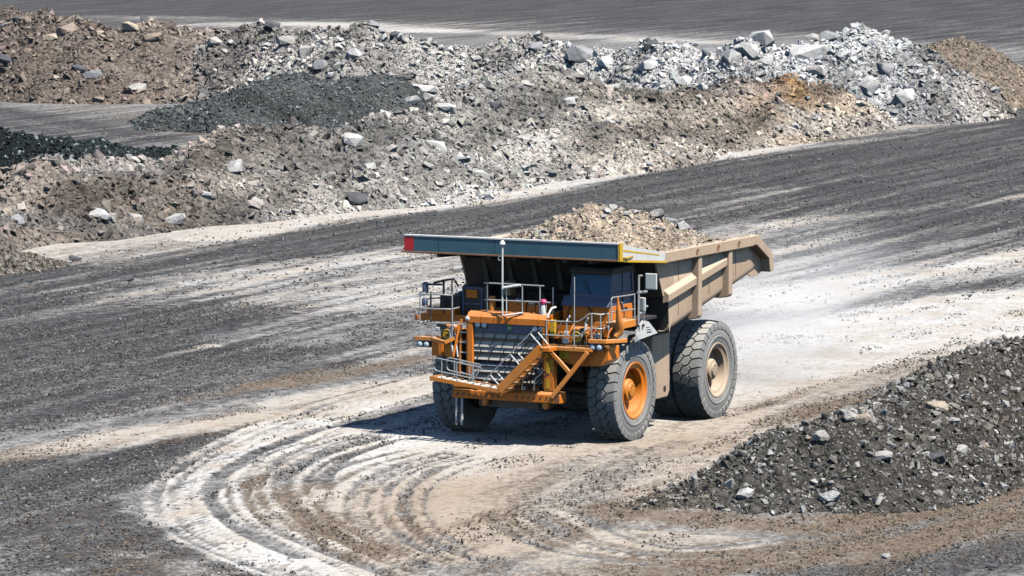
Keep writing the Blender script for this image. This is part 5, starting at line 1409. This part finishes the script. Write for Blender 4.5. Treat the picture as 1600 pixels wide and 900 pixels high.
# ---- heaped load in the body: it rests in the body, so it stands for itself
load = empty('rubble_load', (0, 0, 0), -2.0362)
tag(load, 'heap of tan and white rubble filling the truck body', 'rubble load')
LR = dict(pts=[(-1.0, -1.7, 5.75), (-2.20, -0.45, 6.30), (-2.30, 0.04, 6.60), (-2.50, 0.38, 6.77), (-2.80, 0.77, 6.71), (-3.40, 1.56, 6.48), (-4.53, 1.90, 6.13), (-4.81, 2.55, 5.76), (-5.6, 1.5, 5.75), (-6.6, .8, 5.3)])
LS = ridge_samples(LR['pts'], .2)
def load_h(X, Y):
    h = np.full(X.shape, 4.6)
    for a, b, z in LS:
        d = np.sqrt((X - a) ** 2 + (Y - b) ** 2 + .09) - .3; np.maximum(h, z - .55 * d, out=h)
    h = np.maximum(h, 5.5 - .1 * np.maximum(0, -X - 6))
    h = np.minimum(h, 5.45 + (3.2 - np.abs(Y)) * .95)
    return h + (fbm(X / .8, Y / .8, 61, 3) - .5) * .3 + (fbm(X / .3, Y / .3, 62, 2) - .5) * .12
lx, ly = np.meshgrid(np.arange(-7.9, .2, .09), np.arange(-3.15, 3.16, .09)); fx, fy = lx.ravel(), ly.ravel(); fh = np.minimum(load_h(fx, fy), 7.4)
fh = np.where(fx > -.75, np.maximum(fh, 5.50 + .09), fh)
i = (np.arange(lx.shape[0] - 1)[:, None] * lx.shape[1] + np.arange(lx.shape[1] - 1)[None, :]).ravel()
lme = bpy.data.meshes.new('rubble_heap')
lt = np.array([.34, .27, .2]) * (.7 + .6 * fbm(fx / .7, fy / .7, 33, 3)[:, None])
mesh_from_arrays(lme, np.stack([fx, fy, fh], -1), np.stack([i, i + 1, i + lx.shape[1] + 1, i + lx.shape[1]], -1), lt)
lme.materials.append(M['spoil'])
lo = bpy.data.objects.new('rubble_heap', lme); COL.objects.link(lo); lo.parent = load; lo['kind'] = 'stuff'
cnt = 6500
px, py = RNG.uniform(-7.6, -.1, cnt), RNG.uniform(-3.1, 3.1, cnt); ph = np.minimum(load_h(px, py), 7.4)
sz = power_sizes(cnt, .05, .24, 2.2)
tn = np.array([.46, .385, .305]) * RNG.uniform(.55, 1.35, (cnt, 1)) * (1 + RNG.normal(0, .05, (cnt, 3)))
pile_of('loose_rubble', np.stack([px, py, ph + sz * .12], -1), sz, np.clip(tn, .05, .75), STONES, M['rubble'], load)
c, s_ = math.cos(-2.0362), math.sin(-2.0362)
def on_load(x, y, sz_, t, lab, nm='boulder', grp=None, asp=.6):
    me = random.choice(POOL[t])
    o = bpy.data.objects.new(nm, me); COL.objects.link(o)
    z = float(np.minimum(load_h(np.array([x]), np.array([y])), 7.4)[0]) + sz_ * .15
    o.location = (x * c - y * s_, x * s_ + y * c, z); o.scale = (sz_, sz_ * .75, sz_ * asp); o.rotation_euler = (random.uniform(-.3, .3), random.uniform(-.3, .3), random.uniform(0, 6))
    tag(o, lab, 'rock' if grp else 'boulder', grp)
on_load(-4.3, 2.6, .8, 'white', 'big white block at the rear right end of the truck load', asp=.6)
on_load(-3.6, 2.0, .75, 'pale', 'large pale slab sliding on the right slope of the truck load', asp=.5)
on_load(-4.6, 2.1, .45, 'grey', 'grey rock behind the big white block on the truck load')
on_load(-2.75, .95, .42, 'pale', 'pale rock just right of the peak of the truck load')
on_load(-.9, 2.1, .42, 'tan', 'rounded tan stone behind the canopy beam on the load')
LOADSPOTS = []
for (x, y, nm) in ((-4.3, 2.6, 'the big white block'), (-3.6, 2.0, 'the large pale slab'), (-2.5, .6, 'the peak'), (-.9, 2.1, 'the rounded tan stone'), (-1.2, -1.2, 'the left end'), (-1.0, .6, 'the middle of the canopy beam')):
    z = float(load_h(np.array([x]), np.array([y]))[0]); LOADSPOTS.append((*seen_at((x * c - y * s_, x * s_ + y * c, z)), nm))
for k in range(26):
    x, y, t = random.uniform(-4.8, -.8), random.uniform(-1.6, 2.7), random.choice(('white', 'pale', 'tan', 'pale'))
    z = float(load_h(np.array([x]), np.array([y]))[0])
    on_load(x, y, random.uniform(.24, .42), t, place_words((x * c - y * s_, x * s_ + y * c, z), t + ' rock', LOADSPOTS, ' on the load'), 'rock', 'rocks scattered on the truck load')

# ---- dust the rear wheels have raised, drifting back along the road
dm = bpy.data.materials.new('drifting_dust'); dm.use_nodes = True; nt = dm.node_tree
nt.nodes.remove(nt.nodes['Principled BSDF'])
vol = N(nt, 'VolumePrincipled'); vol.inputs['Color'].default_value = (.98, .97, .95, 1); vol.inputs['Anisotropy'].default_value = -.45
tc = N(nt, 'TexCoord'); ln = N(nt, 'VectorMath', operation='LENGTH'); nt.links.new(tc.outputs['Object'], ln.inputs[0])
fall = N(nt, 'MapRange'); nt.links.new(ln.outputs['Value'], fall.inputs[0]); fall.inputs[1].default_value = 1.0; fall.inputs[2].default_value = .1; fall.inputs[3].default_value = 0; fall.inputs[4].default_value = 1
gp = N(nt, 'NewGeometry'); nz = ramp(nt, noise(nt, .22, 4, gp.outputs['Position']), [(.38, (0, 0, 0)), (.75, (1, 1, 1))])
nt.links.new(mathn(nt, 'MULTIPLY', mathn(nt, 'MULTIPLY', mathn(nt, 'POWER', fall.outputs[0], 1.5), nz), .22), vol.inputs['Density'])
nt.links.new(vol.outputs[0], nt.nodes['Material Output'].inputs['Volume'])
dme = bpy.data.meshes.new('dust_cloud'); bm = bmesh.new(); bmesh.ops.create_icosphere(bm, subdivisions=3, radius=1); bm.to_mesh(dme); bm.free()
dme.materials.append(dm)
dc = bpy.data.objects.new('dust_cloud', dme); COL.objects.link(dc); dc['kind'] = 'stuff'
dc.rotation_euler = (0, 0, -2.0362); dc.scale = (15, 5.0, 3.6)
dx, dy = -17.5, .2
dc.location = (dx * c - dy * s_, dx * s_ + dy * c, 1.9)

# ---- small fittings at the front: hoses, pipes, brackets, bolts
for k in range(7):
    y0 = .30 + k * .13
    pts = [(2.62, y0, 1.66), (2.66, y0 + .05, 1.9 + .05 * (k % 3)), (2.60, y0 + .12 + .03 * k, 2.15 + .06 * (k % 2)), (2.52, y0 + .05, 2.3)]
    P('hydraulic_hose', MB().tube(pts, .028), ('hose_black', 'liner', 'galv')[k % 3], smooth=60)
for (y, z, m_) in ((.2, 1.70, 'white'), (.42, 1.72, 'orange'), (.66, 1.70, 'galv'), (.95, 1.70, 'orange_dusty'), (-.9, 1.76, 'orange'), (-.62, 1.76, 'white')):
    P('pipe_fitting', MB().box(2.50, 2.64, y - .05, y + .05, z - .05, z + .06), m_, bevel=.015)
for k, (y, z) in enumerate(((-1.72, 3.32), (-1.86, 3.36), (-1.72, 2.95), (-1.95, 2.96), (-2.35, 3.28), (-2.30, 3.02), (-1.76, 2.72))):
    P('valve_block', MB().box(2.28, 2.44, y - .06, y + .06, z - .05, z + .07), ('orange', 'white', 'orange_dusty')[k % 3], bevel=.015)
for k, (y, z) in enumerate(((1.66, 3.33), (1.85, 3.36), (2.02, 3.10), (2.5, 3.08), (2.52, 3.34), (2.92, 3.32), (3.02, 3.10), (2.38, 3.48), (2.70, 3.26))):
    P('valve_block', MB().box(2.22, 2.36, y - .06, y + .05, z - .05, z + .06), ('orange_dusty', 'white', 'orange', 'black')[k % 4], bevel=.015)
for k in range(5):
    y = 1.45 + k * .42
    P('pipe_run', MB().tube([(2.3, y, 3.05), (2.34, y + .1, 3.4), (2.1, y + .14, 3.62)], .022), ('black', 'orange', 'white')[k % 3], smooth=60)
P('lower_hose', MB().tube([(2.46, -1.32, 2.0), (2.50, -1.2, 1.9), (2.5, -.6, 1.84), (2.5, .2, 1.86), (2.48, 1.05, 2.0)], .035), 'hose_black', smooth=60)
P('weld_seam', MB().box(2.2, 2.2335, -2.42, -2.405, 5.58, 6.015), 'liner', cb)
for s in (1, -1):
    for xs_ in (-2.45, -4.7, -6.7): P('weld_seam', MB().box(xs_, xs_ + .02, s * 3.285, s * 3.298, floor_z(xs_) + .3, 5.22), 'rust')
# spill of fines along the tray rail
px, py = RNG.uniform(-7.4, -1.0, 260), RNG.uniform(3.24, 3.54, 260); sz = power_sizes(260, .03, .11, 2)
spill = pile_of('spilled_fines', np.stack([px, py, np.full(260, 5.565) + sz * .2], -1), sz, np.tile([.5, .42, .34], (260, 1)), CRUMBS, M['rubble'], load)
